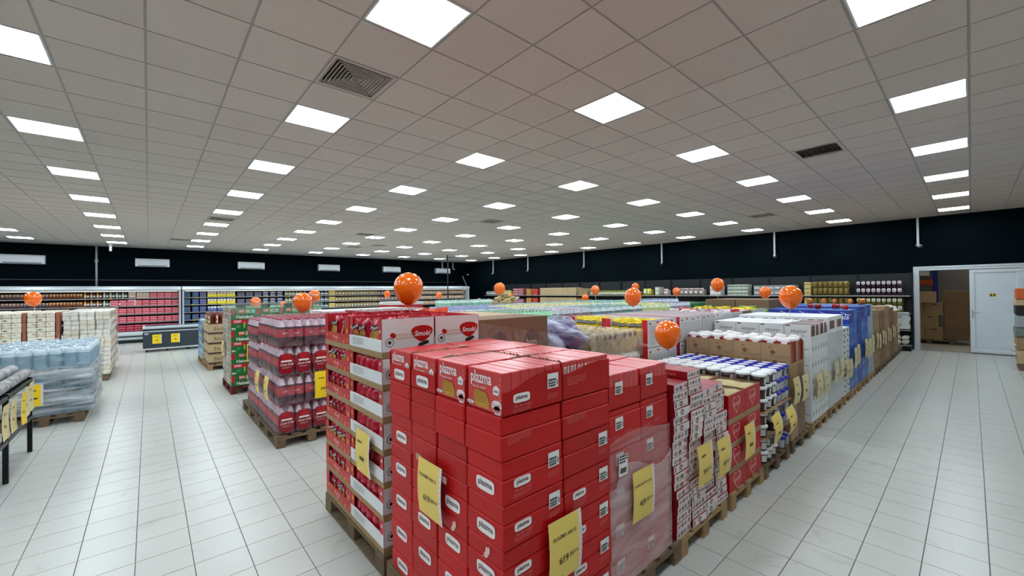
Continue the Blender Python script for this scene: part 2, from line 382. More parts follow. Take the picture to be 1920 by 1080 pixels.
# store room
sw = M('store room grey wall', (120, 116, 112), .8, .08, 2); sf = M('store room beige floor', (168, 160, 146), .6, .16, 2.2)
mb = MB(); mb.box(XW + .2, -3.2, -.1, 22.6, 3.2, -.001); struct('floor_store_room', mb.mesh('floor_store_room', sf))
mb = MB(); mb.box(XW + .0, DY0, -.15, XW + .2, DY1, -.001); struct('trim_1', mb.mesh('trim_1', M('dull door threshold', (120, 116, 108), .6, .1)))
mb = MB(); mb.box(22.6, -3.2, -.1, 22.7, 3.2, 3.6); struct('wall_store_room_back', mb.mesh('wsb', sw))
mb = MB(); mb.box(XW + .2, 3.2, -.1, 22.7, 3.3, 3.6); struct('wall_store_room_left', mb.mesh('wsl', sw))
mb = MB(); mb.box(XW + .2, -3.3, -.1, 22.7, -3.2, 3.6); struct('wall_store_room_right', mb.mesh('wsr', sw))
mb = MB(); mb.box(XW + .2, -3.3, 3.6, 22.7, 3.3, 3.7); struct('ceiling_store_room', mb.mesh('csr', sw))
b_ = MB(); b_.cbox(0, 0, 0, .16, 1.2, .06, .01, 1).box(.02, .02, -.006, .14, 1.18, 0, 0)
thing(T('strip_lamp', b_.mesh('strip_lamp', [M('added store room light', (240, 240, 230), .5, 0, emit=45), lampf])), 'unseen lamp added on the store room ceiling', 'lamp', None, (18.6, -.6, 3.53))  # lamp out of view, added to light the store room
thing(T('strip_lamp', b_.mesh('strip_lamp', [MATS['added store room light'], lampf])), 'second unseen lamp added above the store room rack', 'lamp', None, (21.7, -1.4, 3.53))  # another hidden lamp, added to brighten the back of the store room
# ================================================================== pallets and price sheets
def pallet_T(mat, W=.8, D=1.18, flat=False):
    """origin at the min corner; boards run along y"""
    def one(f):
        m = MB(); f(m); return m
    def b(w, d, h): return one(lambda m: m.cbox(0, 0, 0, w, d, h, .003)).mesh('board', mat)
    if flat:
        m = MB()
        for i in range(5): m.cbox(i * (W - .12) / 4, 0, .12, i * (W - .12) / 4 + .12, D, .142, .003)
        for j in range(3): m.cbox(0, j * (D - .14) / 2, .098, W, j * (D - .14) / 2 + .14, .12, .003)
        for i in range(3):
            for j in range(3): m.cbox(i * (W - .1) / 2, j * (D - .14) / 2, .02, i * (W - .1) / 2 + .1, j * (D - .14) / 2 + .14, .098, .003)
            m.cbox(i * (W - .1) / 2, 0, 0, i * (W - .1) / 2 + .1, D, .02, .003)
        return T('pallet', m.mesh('pallet', mat))
    top = b(.12, D, .022); st = b(W, .14, .022); bl = b(.1, .14, .078); bt = b(.1, D, .02); kids = []
    for i in range(5): kids.append(T('top_board', top, (i * (W - .12) / 4, 0, .12)))
    for j in range(3): kids.append(T('stringer_board', st, (0, j * (D - .14) / 2, .098)))
    for i in range(3):
        kids.append(T('bottom_board', bt, (i * (W - .1) / 2, 0, 0)))
        for j in range(3): kids.append(T('block', bl, (i * (W - .1) / 2, j * (D - .14) / 2, .02)))
    return T('pallet', None, kids=kids)
palW = pallet_T(wood); palD = pallet_T(woodd); palR = pallet_T(woodr)
palWs = pallet_T(wood, .8, .8); palF = pallet_T(wood, flat=True); palFd = pallet_T(woodd, flat=True)
PZ = .143
def pallet(x, y, what, t=palW, rz=0): thing(t, 'wooden pallet under ' + what, 'pallet', 'wooden pallets', (x, y, 0), rz)

def sheet_T(txt, price, w=.22, h=.30, mat=yel, curl=.02, sub='RSD'):
    """price sheet hanging in a punched plastic sleeve, face to -y, origin at its top centre"""
    n = 8; s = MB()
    def yy(t): return -curl * sin(t * pi) - .003
    vs = []
    for i in range(n + 1):
        t = i / n; vs += [(-w / 2, yy(t), -h * t), (w / 2, yy(t), -h * t)]
    s.add(vs, [(2 * i, 2 * i + 2, 2 * i + 3, 2 * i + 1) for i in range(n)], 0, True)
    hole = MB(); sw_ = .022
    vs = []
    for i in range(n + 1):
        t = i / n; vs += [(w / 2, yy(t) - .0005, -h * t), (w / 2 + sw_, yy(t) - .0005, -h * t)]
    hole.add(vs, [(2 * i, 2 * i + 2, 2 * i + 3, 2 * i + 1) for i in range(n)], 0, True)
    for k in range(11):
        t = (k + .5) / 11; hole.disc(.0028, .0028, onfront(w / 2 + sw_ / 2, yy(t) - .0025, -h * t), 1, 6)
    pr = MB(); t1 = .28; t2 = .66
    if txt: pr.text(txt, .026 if len(txt) < 15 else .018, onfront(0, yy(t1) - .003, -h * t1), 0, off=.01)
    else: pr.lines(w * .6, .018, 1, onfront(0, yy(t1) - .004, -h * t1), 0, th=.7)
    if not price:
        pr.lines(w * .4, .03, 1, onfront(.02, yy(t2) - .005, -h * t2), 0, th=.8)
        return T('price_sheet', s.mesh('price_sheet', mat), kids=[T('punched_strip', hole.mesh('punched_strip', [plas, blk])), T('printing', pr.mesh('printing', ink))])
    a, b = price.split('.') if '.' in price else (price, '')
    pr.text(a, .046, onfront(-.01, yy(t2) - .004, -h * t2), 0, off=.015)
    if b: pr.text('.' + b, .03, onfront(.045, yy(t2) - .004, -h * t2 + .004), 0, off=.012)
    pr.text(sub, .018, onfront(.085, yy(t2) - .004, -h * t2 + .008), 0, off=.01)
    pr.lines(.05, .006, 1, onfront(0, yy(.9) - .003, -h * .93), 0)
    return T('price_sheet', s.mesh('price_sheet', mat), kids=[T('punched_strip', hole.mesh('punched_strip', [plas, blk])), T('printing', pr.mesh('printing', ink))])
SH = {}
def sheet(txt, price, loc, lab, left=False, w=.22, h=.30, mat=yel, tilt=0, curl=.02, yaw=0):
    if mat is yel and loc[0] > 5.2: mat = yelp
    k = (txt, price, w, h, mat.name, curl)
    if k not in SH: SH[k] = sheet_T(txt, price, w, h, mat, curl)
    x, y, z = loc
    rz = (-pi / 2 if left else 0) + yaw
    o = thing(SH[k], lab, 'price sheet', 'yellow price sheets', loc, rz, ry=tilt)
    return o

# ================================================================== corner pallet: red biscuit cartons
CW, CD, CH = .395, .271, .1965
def pill(m, w, h, mt, word=True, mi=0, mi2=1):
    m.disc(w / 2, h / 2, mt, mi, 24, .0012, 4.5)
    if word: m.text('plazma', h * .62, mt @ Matrix.Translation((0, .004 * h / .06, 0)), mi2, .002, .018)
    return m
logoL = pill(MB(), .135, .062, onleft(0, 0, 0)).mesh('logo', [white, M('maroon lettering', (92, 24, 44), .5, 0)])
mar = MATS['maroon lettering']
lm = pill(MB(), .105, .042, onfront(0, 0, 0)); lm.text('Sve što treba!', .019, onfront(.005, -.001, -.034), 2, .001, .0, .25).lines(.11, .02, 3, onfront(.0, -.001, -.056), 2)
logoF = lm.mesh('logo', [white, mar, pink])
bl = MB(); f_ = onfront(0, 0, 0); bl.plate(.078, .072, f_, 0, .001).lines(.066, .02, 3, onfront(0, -.0008, .022), 1)
rg = random.Random(4)
for row, (yy, hh) in enumerate(((.004, .012), (-.011, .009), (-.024, .011))):
    x = -.033
    while x < .018:
        w_ = rg.uniform(.0012, .005); bl.plate(w_, hh, onfront(x + w_ / 2, -.0018, yy), 1); x += w_ + rg.uniform(.001, .002)
bl.plate(.006, .026, onfront(.03, -.0018, -.012), 1)
barL = bl.mesh('barcode_label', [white, blk])
prF = MB().lines(.15, .045, 5, onfront(0, 0, 0), 0).mesh('small_print', pink)
prS = MB().lines(.075, .028, 5, onfront(0, 0, 0), 0).mesh('small_print', pink)
scuff = MB()
for a, b, c, d in ((0, 0, .012, .026), (.012, -.018, .01, .016), (-.016, .012, .006, .02), (.03, -.03, .004, .005)): scuff.disc(c, d, onleft(0, a, b), 0, 7)
scuff = scuff.mesh('torn_patch', M('torn paper fibre', (226, 190, 180), .8, .1))
def carton_mesh(w, d, h, mat, name='carton', lip=.5):
    m = MB(); m.cbox(0, 0, 0, w, d, h * lip - .001, .004); m.cbox(.002, .002, h * lip + .0025, w - .002, d - .002, h - .002, .006); m.box(.006, .006, h * lip - .002, w - .006, d - .006, h * lip + .004)
    return m.mesh(name, mat)
plz_me = carton_mesh(CW, CD, CH, redc, 'biscuit_carton', .56)
def plz(logo_l=True, logo_f=True, plain=False, torn=False, bar=True):
    k = []
    if logo_l: k.append(T('logo', logoL, (-.001, CD / 2 - .01, .06)))
    if logo_f: k.append(T('logo', logoF, (.115, -.001, .085)))
    if bar: k.append(T('barcode_label', barL, (.325, -.001, .125))); k.append(T('small_print', prS, (.325, -.001, .055)))
    if plain: k.append(T('small_print', prF, (.11, -.001, .09)))
    if torn: k.append(T('torn_patch', scuff, (-.0015, CD / 2 - .02, .15)))
    return T('biscuit_carton', plz_me, kids=k)
pC = plz(); pPlain = plz(False, False, True, bar=False); pTorn = plz(torn=True); pIn = T('biscuit_carton', plz_me)
pLo = plz(False, True); pFr = plz(True, False, bar=True)
# one pack of biscuits, narrow end to -y, big face to -x
KW = .054
def pack_T(w, d, h, front=False, side=False):
    m = MB(); m.cbox(0, 0, 0, w, d, h, .0035); k = []
    if front:
        f = MB(); cy, cz = d / 2, h / 2
        f.text('plazma', .078, onleft(-.0012, cy + .026, h * .78), 0, off=.018, sx=.74).text('Sve što treba!', .018, onleft(-.0012, cy + .04, h * .55), 0, shear=.3)
        f.disc(.03, .008, onleft(-.0012, d * .93, h * .12), 0, 12, 0, 3).text('600 g', .012, onleft(-.0022, d * .93, h * .12), 3)
        f.poly([tuple(onleft(-.0012, d * .16, h * .56) @ Vector(p)) for p in ((-.022, -.02, 0), (.022, -.02, 0), (.022, .01, 0), (0, .024, 0), (-.022, .01, 0))], 0)
        f.text('600g', .015, onleft(-.0022, d * .16, h * .54), 3, off=.01)
        f.disc(.036, .024, onleft(-.0012, d * .15, h * .2), 0, 10, 0, 2.2).disc(.028, .022, onleft(-.0012, d * .14, h * .08), 0, 10, 0, 2.2)
        f.text('Za svaki', .018, onleft(-.0024, d * .15, h * .22), 4, off=.004).text('put', .036, onleft(-.0024, d * .14, h * .09), 4, off=.01)
        for i in range(5): f.disc(.006, .006, onleft(-.0012, d * (.06 + .02 * (i % 2)), h * (.35 + i * .12)), 5, 7)
        k.append(T('front_print', f.mesh('front_print', [white, ink, white, mar, M('crimson lettering', (196, 30, 50), .5, 0), pink])))
        b = MB(); biscuit = M('biscuit yellow', (214, 170, 60), .6, .2, 60)
        bx = d * .55; bz = h * .07
        for i in range(4):
            o = i * .004; b.poly([tuple(onleft(-.0014 - i * .0006, bx - .0 + o, bz + o * 1.4) @ Vector(p)) for p in ((-.05, 0, 0), (.05, 0, 0), (.052, .03, 0), (.04, .055, 0), (-.03, .062, 0), (-.052, .045, 0))], i % 2)
        k.append(T('biscuit_picture', b.mesh('biscuit_picture', [biscuit, M('biscuit shade', (176, 128, 36), .6, .2, 60)])))
    if side:
        f = MB().plate(.018, .05, onfront(w * .36, -.001, h * .72), 0).text('plazma', .026, onfront(w * .78, -.001, h * .68, pi / 2), 0, off=.015)
        for i in range(7): f.plate(.012, .002 + .002 * (i % 2), onfront(w * .36, -.002, h * .72 - .02 + i * .006), 1)
        k.append(T('side_print', f.mesh('side_print', [white, blk])))
    return T('biscuit_pack', m.mesh('biscuit_pack', redp), kids=k)
packP = pack_T(KW, .258, .188); packF = pack_T(KW, .258, .188, True); packS = pack_T(KW, .258, .188, False, True)
def tray(w, d, lf, rf, left_h, back, mat=redc, t=.003, name='display_tray', bumpy=False):
    """open tray: front wall height varies from lf to rf, left wall left_h high"""
    m = MB(); m.box(0, 0, 0, w, d, t)
    n = 7; pts = [(w * i / n, lf + (rf - lf) * (0 if i == 0 else min(1, max(0, (i / n - .12) / .5)) ** 1.0)) for i in range(n + 1)]
    for i in range(n):
        (xa, za), (xb, zb) = pts[i], pts[i + 1]
        m.add([(xa, 0, 0), (xb, 0, 0), (xb, 0, zb), (xa, 0, za), (xa, t, 0), (xb, t, 0), (xb, t, zb), (xa, t, za)], [(0, 1, 2, 3), (5, 4, 7, 6), (3, 2, 6, 7)])
    m.box(w - t, 0, 0, w, d, rf); m.box(0, d - t, 0, w, d, back)
    if left_h > 0: m.box(0, 0, 0, t, d, left_h)
    return m.mesh(name, mat)
PX0, PY0 = 1.155, 1.372
pallet(PX0 - .01, 1.36, 'the red biscuit cartons on the corner', palD)
where = 'corner pallet'
for i in range(2):
    for j in range(4):
        for k in range(7):
            top = 6 - k
            x = PX0 + i * (CW + .008) + U(-.003, .003) - (.006 if k in (5,) else 0); y = PY0 + j * (CD + .0085) + U(-.0015, .0015); z = PZ + k * (CH + .0003)
            lab = 'red biscuit %s, corner pallet, %s row back, %s across, %s layer down' % ('display tray' if top == 0 else 'carton', ORD[j], ORD[i], ORD[top])
            if top == 0:
                lh = 0 if j < 2 else .10
                me = tray(CW, CD, (.10 if i == 0 else .13) if j == 0 else .12, .165, lh, .18, name='display_tray_%d%d' % (min(j, 1), i))
                kids = []
                if j == 0: kids += [T('logo', logoF, (.115, -.001, .07)), T('barcode_label', barL, (.325, -.001, .115)), T('small_print', prS, (.325, -.001, .04))] if i == 0 else [T('small_print', prF, (.11, -.001, .09))]
                if lh and i == 0: kids.append(T('logo', logoL, (-.001, CD / 2, .05)))
                o = thing(T('display_tray', me, kids=kids), lab, 'tray', 'red cartons on the corner pallet', (x, y, z))
                for q in range(7):
                    tt = packF if (q == 0 and i == 0) else (packS if (i == 1 and j == 0) else packP)
                    thing(tt, 'red biscuit pack in tray %s back %s across, %s pack from the left' % (ORD[j], ORD[i], ORD[q]), 'biscuit pack', 'red biscuit packs on the corner pallet',
                          (x + .005 + q * (KW + .001), y + .005 + U(-.001, .001), z + .004 + U(0, .0025)), rx=U(-.006, .006))
            else:
                t = pC
                if top == 1: t = pPlain
                if top == 2 and j in (1, 2): t = pLo
                if top == 2 and i == 1 and j == 0: t = pPlain if False else pFr
                if top == 2 and j == 0 and i == 0: t = pPlain if False else pC
                if top in (4,) and j in (0, 1): t = pTorn
                if i == 1 and j > 0: t = pIn
                thing(t, lab, 'carton', 'red cartons on the corner pallet', (x, y, z), U(-.004, .004))
# torn carton edges and strap ends lying along the seams on top
st = MB()
for (xa, ya, xb, yb) in ((PX0 + .0, 2.19, PX0 + .26, 2.20), (PX0 + .40, 1.38, PX0 + .405, 1.66), (PX0 + .395, 1.66, PX0 + .40, 1.95), (PX0 + .05, 1.93, PX0 + .4, 1.93), (PX0 + .3, 1.65, PX0 + .52, 1.655)):
    n = 10
    for q in range(n):
        a = q / n; b = (q + 1) / n; x1 = xa + (xb - xa) * a; x2 = xa + (xb - xa) * b; y1 = ya + (yb - ya) * a; y2 = ya + (yb - ya) * b
        h = U(.004, .012); st.add([(x1 - .003, y1 - .003, 0), (x2 + .003, y2 - .003, 0), (x2 + .003, y2 + .004, h), (x1 - .003, y1 + .004, h * .8)], [(0, 1, 2, 3)])
zt = PZ + 6 * (CH + .0003) + .192
thing(T('torn_cardboard_edge', st.mesh('torn_cardboard_edge', kraftd)), 'ragged brown cardboard edges left between the red biscuit packs', 'cardboard', None, (0, 0, zt))
m = MB(); m.cbox(-.06, -.008, 0, .06, .008, .009, .003); thing(T('rolled_cardboard_strip', m.mesh('strip', kraftl)), 'short pale rolled cardboard strip lying on the red biscuit packs', 'cardboard', None, (1.52, 2.22, zt + .002), .25)
sheet('PLAZMA 600 G', '619.99', (1.128, 1.955, .965), 'yellow price sheet taped to left side of the red biscuit pallet', True, curl=.01)
sheet('PLAZMA 600 G', '619.99', (1.522, 1.352, .765), 'yellow price sheet on the front of the red biscuit pallet', curl=.01, tilt=.01)
tp = M('sticky tape', (226, 196, 190), .2, .05, alpha=.45)
m = MB(); m.plate(.06, .035, onleft(0, .115, 0), 0).plate(.06, .035, onleft(0, -.14, -.04), 0)
thing(T('adhesive_tape', m.mesh('adhesive_tape', tp)), 'clear tape strips holding the price sheet on red cartons', 'tape', None, (1.1265, 1.955, .955))

# ================================================================== second pallet: wrapped red biscuit cartons
WX, WD, WH = .335, .29, .208
wr_me = carton_mesh(WX, WD, WH, redc, 'wrapped_carton', .8)
k_ = [T('barcode_label', barL, (.10, -.001, .12)), T('small_print', prS, (.2, -.001, .05)), T('small_print', prS, (.07, -.001, .04))]
wC = T('biscuit_carton', wr_me, kids=k_); wIn = T('biscuit_carton', wr_me)
packW = pack_T(.052, .27, .198); WXX = 1.962
pallet(1.955, 1.36, 'the film-wrapped red biscuit cartons', palD)
for i in range(2):
    for j in range(4):
        for k in range(6):
            top = 5 - k; x = WXX + i * (WX + .004) + U(-.003, .003); y = 1.385 + j * (WD + .003); z = PZ + k * WH
            lab = 'red biscuit %s, wrapped second pallet, %s row back, %s across, %s layer down' % ('tray' if top == 0 else 'carton', ORD[j], ORD[i], ORD[top])
            if top == 0:
                me = tray(WX, WD, .13, .10, 0, .15, name='wrapped_tray') if i == 0 else tray(WX, WD, .16, .12, 0, .15, name='wrapped_tray')
                thing(T('display_tray', me, kids=k_[:1] if j == 0 else ()), lab, 'tray', 'red cartons on the wrapped pallet', (x, y, z))
                for q in range(6):
                    thing(packW, 'plain red biscuit pack on wrapped pallet, tray %s back %s across, %s from left' % (ORD[j], ORD[i], ORD[q]), 'biscuit pack', 'red packs on the wrapped pallet', (x + .006 + q * .0535, y + .006, z + .004 + U(0, .003)), rx=U(-.006, .006))
            else: thing(wC if j == 0 else wIn, lab, 'carton', 'red cartons on the wrapped pallet', (x, y, z), U(-.005, .005))
def wrap_shell(x0, y0, x1, y1, za, zb, name, mat, amp=.006, n=14, nz=10, lo=None, seed=1, top=None):
    """closed band of stretch film around a load; zb may be a function of the perimeter position"""
    rg = random.Random(seed); per = []
    for k in range(n): per.append((x0 + (x1 - x0) * k / n, y0, 0, -1))
    for k in range(n): per.append((x1, y0 + (y1 - y0) * k / n, 1, 0))
    for k in range(n): per.append((x1 - (x1 - x0) * k / n, y1, 0, 1))
    for k in range(n): per.append((x0, y1 - (y1 - y0) * k / n, -1, 0))
    m = MB(); vs = []; P = len(per)
    for q in range(nz + 1):
        for p, (x, y, nx, ny) in enumerate(per):
            a = q / nz; b0 = za(p / P) if callable(za) else za; t0 = zb(p / P) if callable(zb) else zb
            d = rg.uniform(0, amp); vs.append((x + nx * d, y + ny * d, b0 + (t0 - b0) * a))
    fs = [(q * P + p, q * P + (p + 1) % P, (q + 1) * P + (p + 1) % P, (q + 1) * P + p) for q in range(nz) for p in range(P)]
    m.add(vs, fs, 0, True)
    if top is not None:
        o = nz * P; m.add([vs[o + p] for p in range(P)], [tuple(range(P))], 0, False)
    return m.mesh(name, mat)
filmP = film('pinkish stretch film', (236, 214, 216), .30, .62, 3, (1, 1, 5), .35, .22)
thing(T('stretch_film', wrap_shell(1.95, 1.372, 2.648, 2.56, .15, lambda p: .80 + .05 * sin(p * 25) if p > .03 else .74, 'film_low', filmP, .008)), 'milky stretch film wound round the lower red cartons', 'plastic film', 'stretch film round the second red pallet')
filmQ = film('thin stretch film', (236, 214, 216), .10, .34, 4, (1, 1, 6), .4, .18)
thing(T('stretch_film', wrap_shell(1.953, 1.376, 2.643, 2.555, .62, lambda p: 1.0 + .03 * sin(p * 18), 'film_high', filmQ, .004, seed=3)), 'thinner film band above the milky film on red cartons', 'plastic film', 'stretch film round the second red pallet')
sheet('PLAZMA MLEVENA 300 G', '439.99', (2.25, 1.352, .785), 'yellow price sheet on the film-wrapped red cartons', curl=.008, tilt=.02)
m = MB(); m.plate(.09, .12, onfront(0, 0, 0), 0).lines(.08, .05, 3, onfront(0, -.001, .03), 1, th=.6)
for i in range(14): m.plate(.003, .03, onfront(-.03 + i * .0045, -.001, -.03), 1)
thing(T('shipping_label', m.mesh('shipping_label', [white, blk])), 'white crumpled shipping label stuck on the pink stretch film', 'label', None, (2.06, 1.358, .86), ry=.05)

# ================================================================== third pallet: small flat packs in leaning columns
pallet(2.76, 1.36, 'the small white and red packs', palW)
sp = []
for v in range(3):
    m = MB(); m.cbox(0, 0, 0, .212, .26, .055, .002)
    f = MB(); f.plate(.208, .0525, onfront(.1025, -.001, .027), 0)
    if v == 0:
        for i in range(3): f.disc(.020, .014, onfront(.03 + i * .045, -.002, .026), 1 + i % 2, 9)
        f.plate(.03, .03, onfront(.175, -.002, .027), 4)
    elif v == 1: f.disc(.03, .02, onfront(.10, -.002, .027), 2, 10, 0, 1.6).text('Grand', .02, onfront(.10, -.003, .027), 0, off=.02); f.plate(.02, .034, onfront(.02, -.002, .027), 4)
    else:
        for i in range(2): f.disc(.026, .016, onfront(.04 + i * .06, -.002, .022), 1 + i, 9)
        f.plate(.034, .02, onfront(.165, -.002, .03), 3); f.plate(.02, .034, onfront(.19, -.002, .027), 4)
    s = MB().text('Grand', .03, onleft(-.001, .13, .027), 0, shear=.25)
    t_ = MB().text('Grand', .05, Matrix.Translation((.1, .13, .0552)), 0, shear=.25)
    sp.append(T('wafer_pack', m.mesh('wafer_pack', redd), kids=[T('front_label', f.mesh('front_label', [M('pale pink print paper', (226, 214, 214), .3, .1, 30), M('taupe print', (158, 138, 134), .4, .2, 60), M('brown print', (126, 92, 88), .4, .2, 60), pink, M('grey print', (110, 104, 108), .4, .1, 80)])), T('lettering', s.mesh('lettering', pink)), T('lettering', t_.mesh('lettering', pink))]))
cols3 = [(2.70, 1.25), (2.93, 1.30), (3.155, 1.13), (3.375, 1.12)]
for ci, (x, zt3) in enumerate(cols3):
    for j in range(4):
        n3 = int((zt3 - PZ - (.0, .0, .03, .05)[j]) / .0565); lean = U(-.02, .02); 
        for k in range(n3):
            if j > 0 and k < n3 - 2 and ci > 0: continue
            thing(sp[random.choice((0, 0, 1, 2))], 'flat red and white pack, %s column along, %s row back, %s from the top' % (ORD[ci], ORD[j], ORD[n3 - 1 - k]), 'wafer pack', 'flat wafer packs on the third pallet',
                  (x + U(-.004, .004) + .008 * sin(k * .35 + ci * 2) + (.014 if k < 5 else 0), 1.375 + j * .285 + U(-.006, .006) - .01 * sin(k * .5 + ci), PZ + .001 + k * .0565), U(-.04, .04))
sheet('', '399.99', (3.07, 1.335, .73), 'yellow price sheet on the flat packs nearest the red pallet', curl=.012)
sheet('', '189.99', (3.39, 1.325, .70), 'second yellow price sheet on the flat packs, slightly curled', curl=.015, tilt=-.02)

# ================================================================== fourth pallet: red coffee cartons with cream packets
GX, GD, GH = .385, .39, .208
pallet(3.655, 1.36, 'the red coffee cartons with heart logos', palW)
hm = MB(); pts = []
for q in range(24):
    t = 2 * pi * q / 24; pts.append((.0053 * 16 * sin(t) ** 3, .0053 * (13 * cos(t) - 5 * cos(2 * t) - 2 * cos(3 * t) - cos(4 * t))))
for q in range(24):
    (a, b), (c, d) = pts[q], pts[(q + 1) % 24]; hm.add([tuple(onfront(0, 0, 0) @ Vector(p)) for p in ((a, b, .001), (c, d, .001), (c * .88, d * .88, .001), (a * .88, b * .88, .001))], [(0, 1, 2, 3)])
hm.text('Grand', .054, onfront(0, -.001, .0, .12), 0, off=.012, shear=.3)
heart = T('heart_logo', hm.mesh('heart_logo', M('pink white lettering', (236, 190, 190), .5, 0)))
body = MB(); body.cbox(0, 0, 0, GX, GD, GH - .048, .003); gb = body.mesh('coffee_carton', redc)
coll = MB(); coll.cbox(-.002, -.002, GH - .05, GX + .002, GD + .002, GH - .002, .003); cl = coll.mesh('cardboard_collar', kraft)
gC = T('coffee_carton', gb, kids=[T('cardboard_collar', cl), T('heart_logo', heart[1], (GX / 2 - .03, -.001, .085))])
gI = T('coffee_carton', gb, kids=[T('cardboard_collar', cl)])
tb = MB(); t = .005; HT = .20
tb.box(0, 0, 0, GX, GD, t).box(0, 0, t, GX, t, HT).box(0, GD - t, t, GX, GD, HT).box(0, t, t, t, GD - t, HT).box(GX - t, t, t, GX, GD - t, HT)
lin_ = MB(); lin_.box(t, t, t, GX - t, t * 1.6, HT + .002).box(t, GD - t * 1.6, t, GX - t, GD - t, HT + .004).box(t, t, t, t * 1.6, GD - t, HT + .003).box(GX - t * 1.6, t, t, GX - t, GD - t, HT + .003)
gT = T('open_carton', tb.mesh('open_carton', redc), kids=[T('cardboard_lining', lin_.mesh('cardboard_lining', kraftd)), T('heart_logo', heart[1], (GX / 2 - .02, -.001, .11))])
cream = M('cream wafer packet', (232, 222, 178), .4, .06, 20)
pk = MB(); n = 6; vs = []
for q in range(n + 1):
    y = .008 + (GD - .03) * q / n; w_ = .008 + .003 * sin(q * 2.2); vs += [(0 - w_, y, 0), (w_, y, 0), (w_ * .5, y, .15), (-w_ * .5, y, .15), (.002 * sin(q * 3), y + .002, .178 + .004 * sin(q * 2))]
fs = []
for q in range(n):
    a = q * 5; b = a + 5; fs += [(a, b, b + 3, a + 3), (a + 1, a + 2, b + 2, b + 1), (a + 2, a + 4, b + 4, b + 2), (a + 3, b + 3, b + 4, a + 4)]
fs += [(0, 3, 4, 2, 1), (5 * n, 5 * n + 1, 5 * n + 2, 5 * n + 4, 5 * n + 3)]
pk.add(vs, fs); creamP = T('cream_packet', pk.mesh('cream_packet', cream))
for i in range(2):
    for j in range(3):
        for k in range(4):
            x = 3.652 + i * (GX + .004); y = 1.375 + j * (GD + .004); z = PZ + k * GH
            lab = 'red %s with heart logo, %s across, %s row back, %s layer down' % ('open carton' if k == 3 else 'coffee carton', ORD[i], ORD[j], ORD[3 - k])
            if k == 3:
                thing(gT, lab, 'carton', 'red coffee cartons', (x, y, z))
                for q in range(14):
                    thing(creamP, 'cream packet in open red carton %s across %s back, %s packet along' % (ORD[i], ORD[j], ORD[q]), 'packet', 'cream packets in the open red cartons',
                          (x + .022 + q * .0262, y + .012, z + .008 + U(-.006, .008)), ry=U(-.1, .1), rz=U(-.02, .02))
            else: thing(gC if j == 0 else gI, lab, 'carton', 'red coffee cartons', (x, y, z), U(-.004, .004))
sheet('', '', (3.99, 1.335, .675), 'yellow price sheet hanging on the red heart cartons', curl=.01, tilt=-.02)

# ================================================================== fifth pallet: jars
pallet(4.50, 1.36, 'the chocolate spread jars', palD)
jarb = M('dark chocolate jar', (58, 34, 30), .2, .05); lidw = M('white jar lid', (232, 238, 242), .3, .02); lidb = M('blue jar lid', (24, 34, 170), .3, .02)
jars = M('speckled jar', (190, 190, 200), .3, .5, 90); lbl = M('grey white jar label', (206, 206, 206), .4, .15, 50)
def jar(bm, lm, lab2):
    b = MB().lathe([(.050, 0), (.054, .006), (.059, .05), (.063, .10)], 16, mi=0)
    l = MB().lathe([(.067, .094), (.071, .098), (.071, .116), (.064, .123)], 18)
    k = [T('lid', l.mesh('lid', lm))]
    q = MB()
    for i in range(5):
        a0 = -pi / 2 - .9 + i * .32; a1 = a0 + .32; r0, r1 = .0575, .0625
        q.add([(r0 * cos(a0), r0 * sin(a0), .02), (r0 * cos(a1), r0 * sin(a1), .02), (r1 * cos(a1), r1 * sin(a1), .085), (r1 * cos(a0), r1 * sin(a0), .085)], [(0, 1, 2, 3)], 0 if i < 3 else 1)
    k.append(T('label', q.mesh('label', [lab2, blk])))
    k.append(T('lid_print', MB().disc(.048, .048, Matrix.Translation((0, 0, .1235)), 0, 14).mesh('lid_print', white)))
    return T('spread_jar', b.mesh('spread_jar', bm), kids=k)
jw, jb = jar(jarb, lidw, lbl), jar(jars, lidb, jars)
bd = MB(); bd.box(0, 0, 0, .86, 1.19, .006); bdm = bd.mesh('cardboard_sheet', kraft)
z = PZ; lay = 0
for grp in (2, 2, 3):
    if lay: thing(T('cardboard_sheet', bdm), 'brown cardboard sheet between jar layers, %s from the bottom' % ORD[0 if lay == 2 else 1], 'cardboard', 'sheets between the jar layers', (4.49, 1.345, z + .0005)); z += .007
    for g_ in range(grp):
        lay += 1
        for i in range(6):
            for j in range(8):
                if j > 0 and lay < 7: continue
                if lay < 7 and R() < (.12 if lay < 5 else .0): continue
                w = i < 3
                thing(jw if w else jb, '%s jar, %s across, %s row back, %s layer down' % ('white-lidded chocolate' if w else 'blue-lidded speckled', ORD[i], ORD[j], ORD[7 - lay]), 'jar',
                      'white-lidded jars' if w else 'blue-lidded jars', (4.565 + i * .146 + U(-.003, .003), 1.425 + j * .147, z + .0005), U(-.6, .6))
        z += .1245
sheet('', '', (4.63, 1.315, .63), 'curled yellow price sheet below white-lidded jars', curl=.035, tilt=-.08)
sheet('', '', (5.06, 1.31, .61), 'curled yellow price sheet below blue-lidded jars', curl=.045, tilt=-.12)
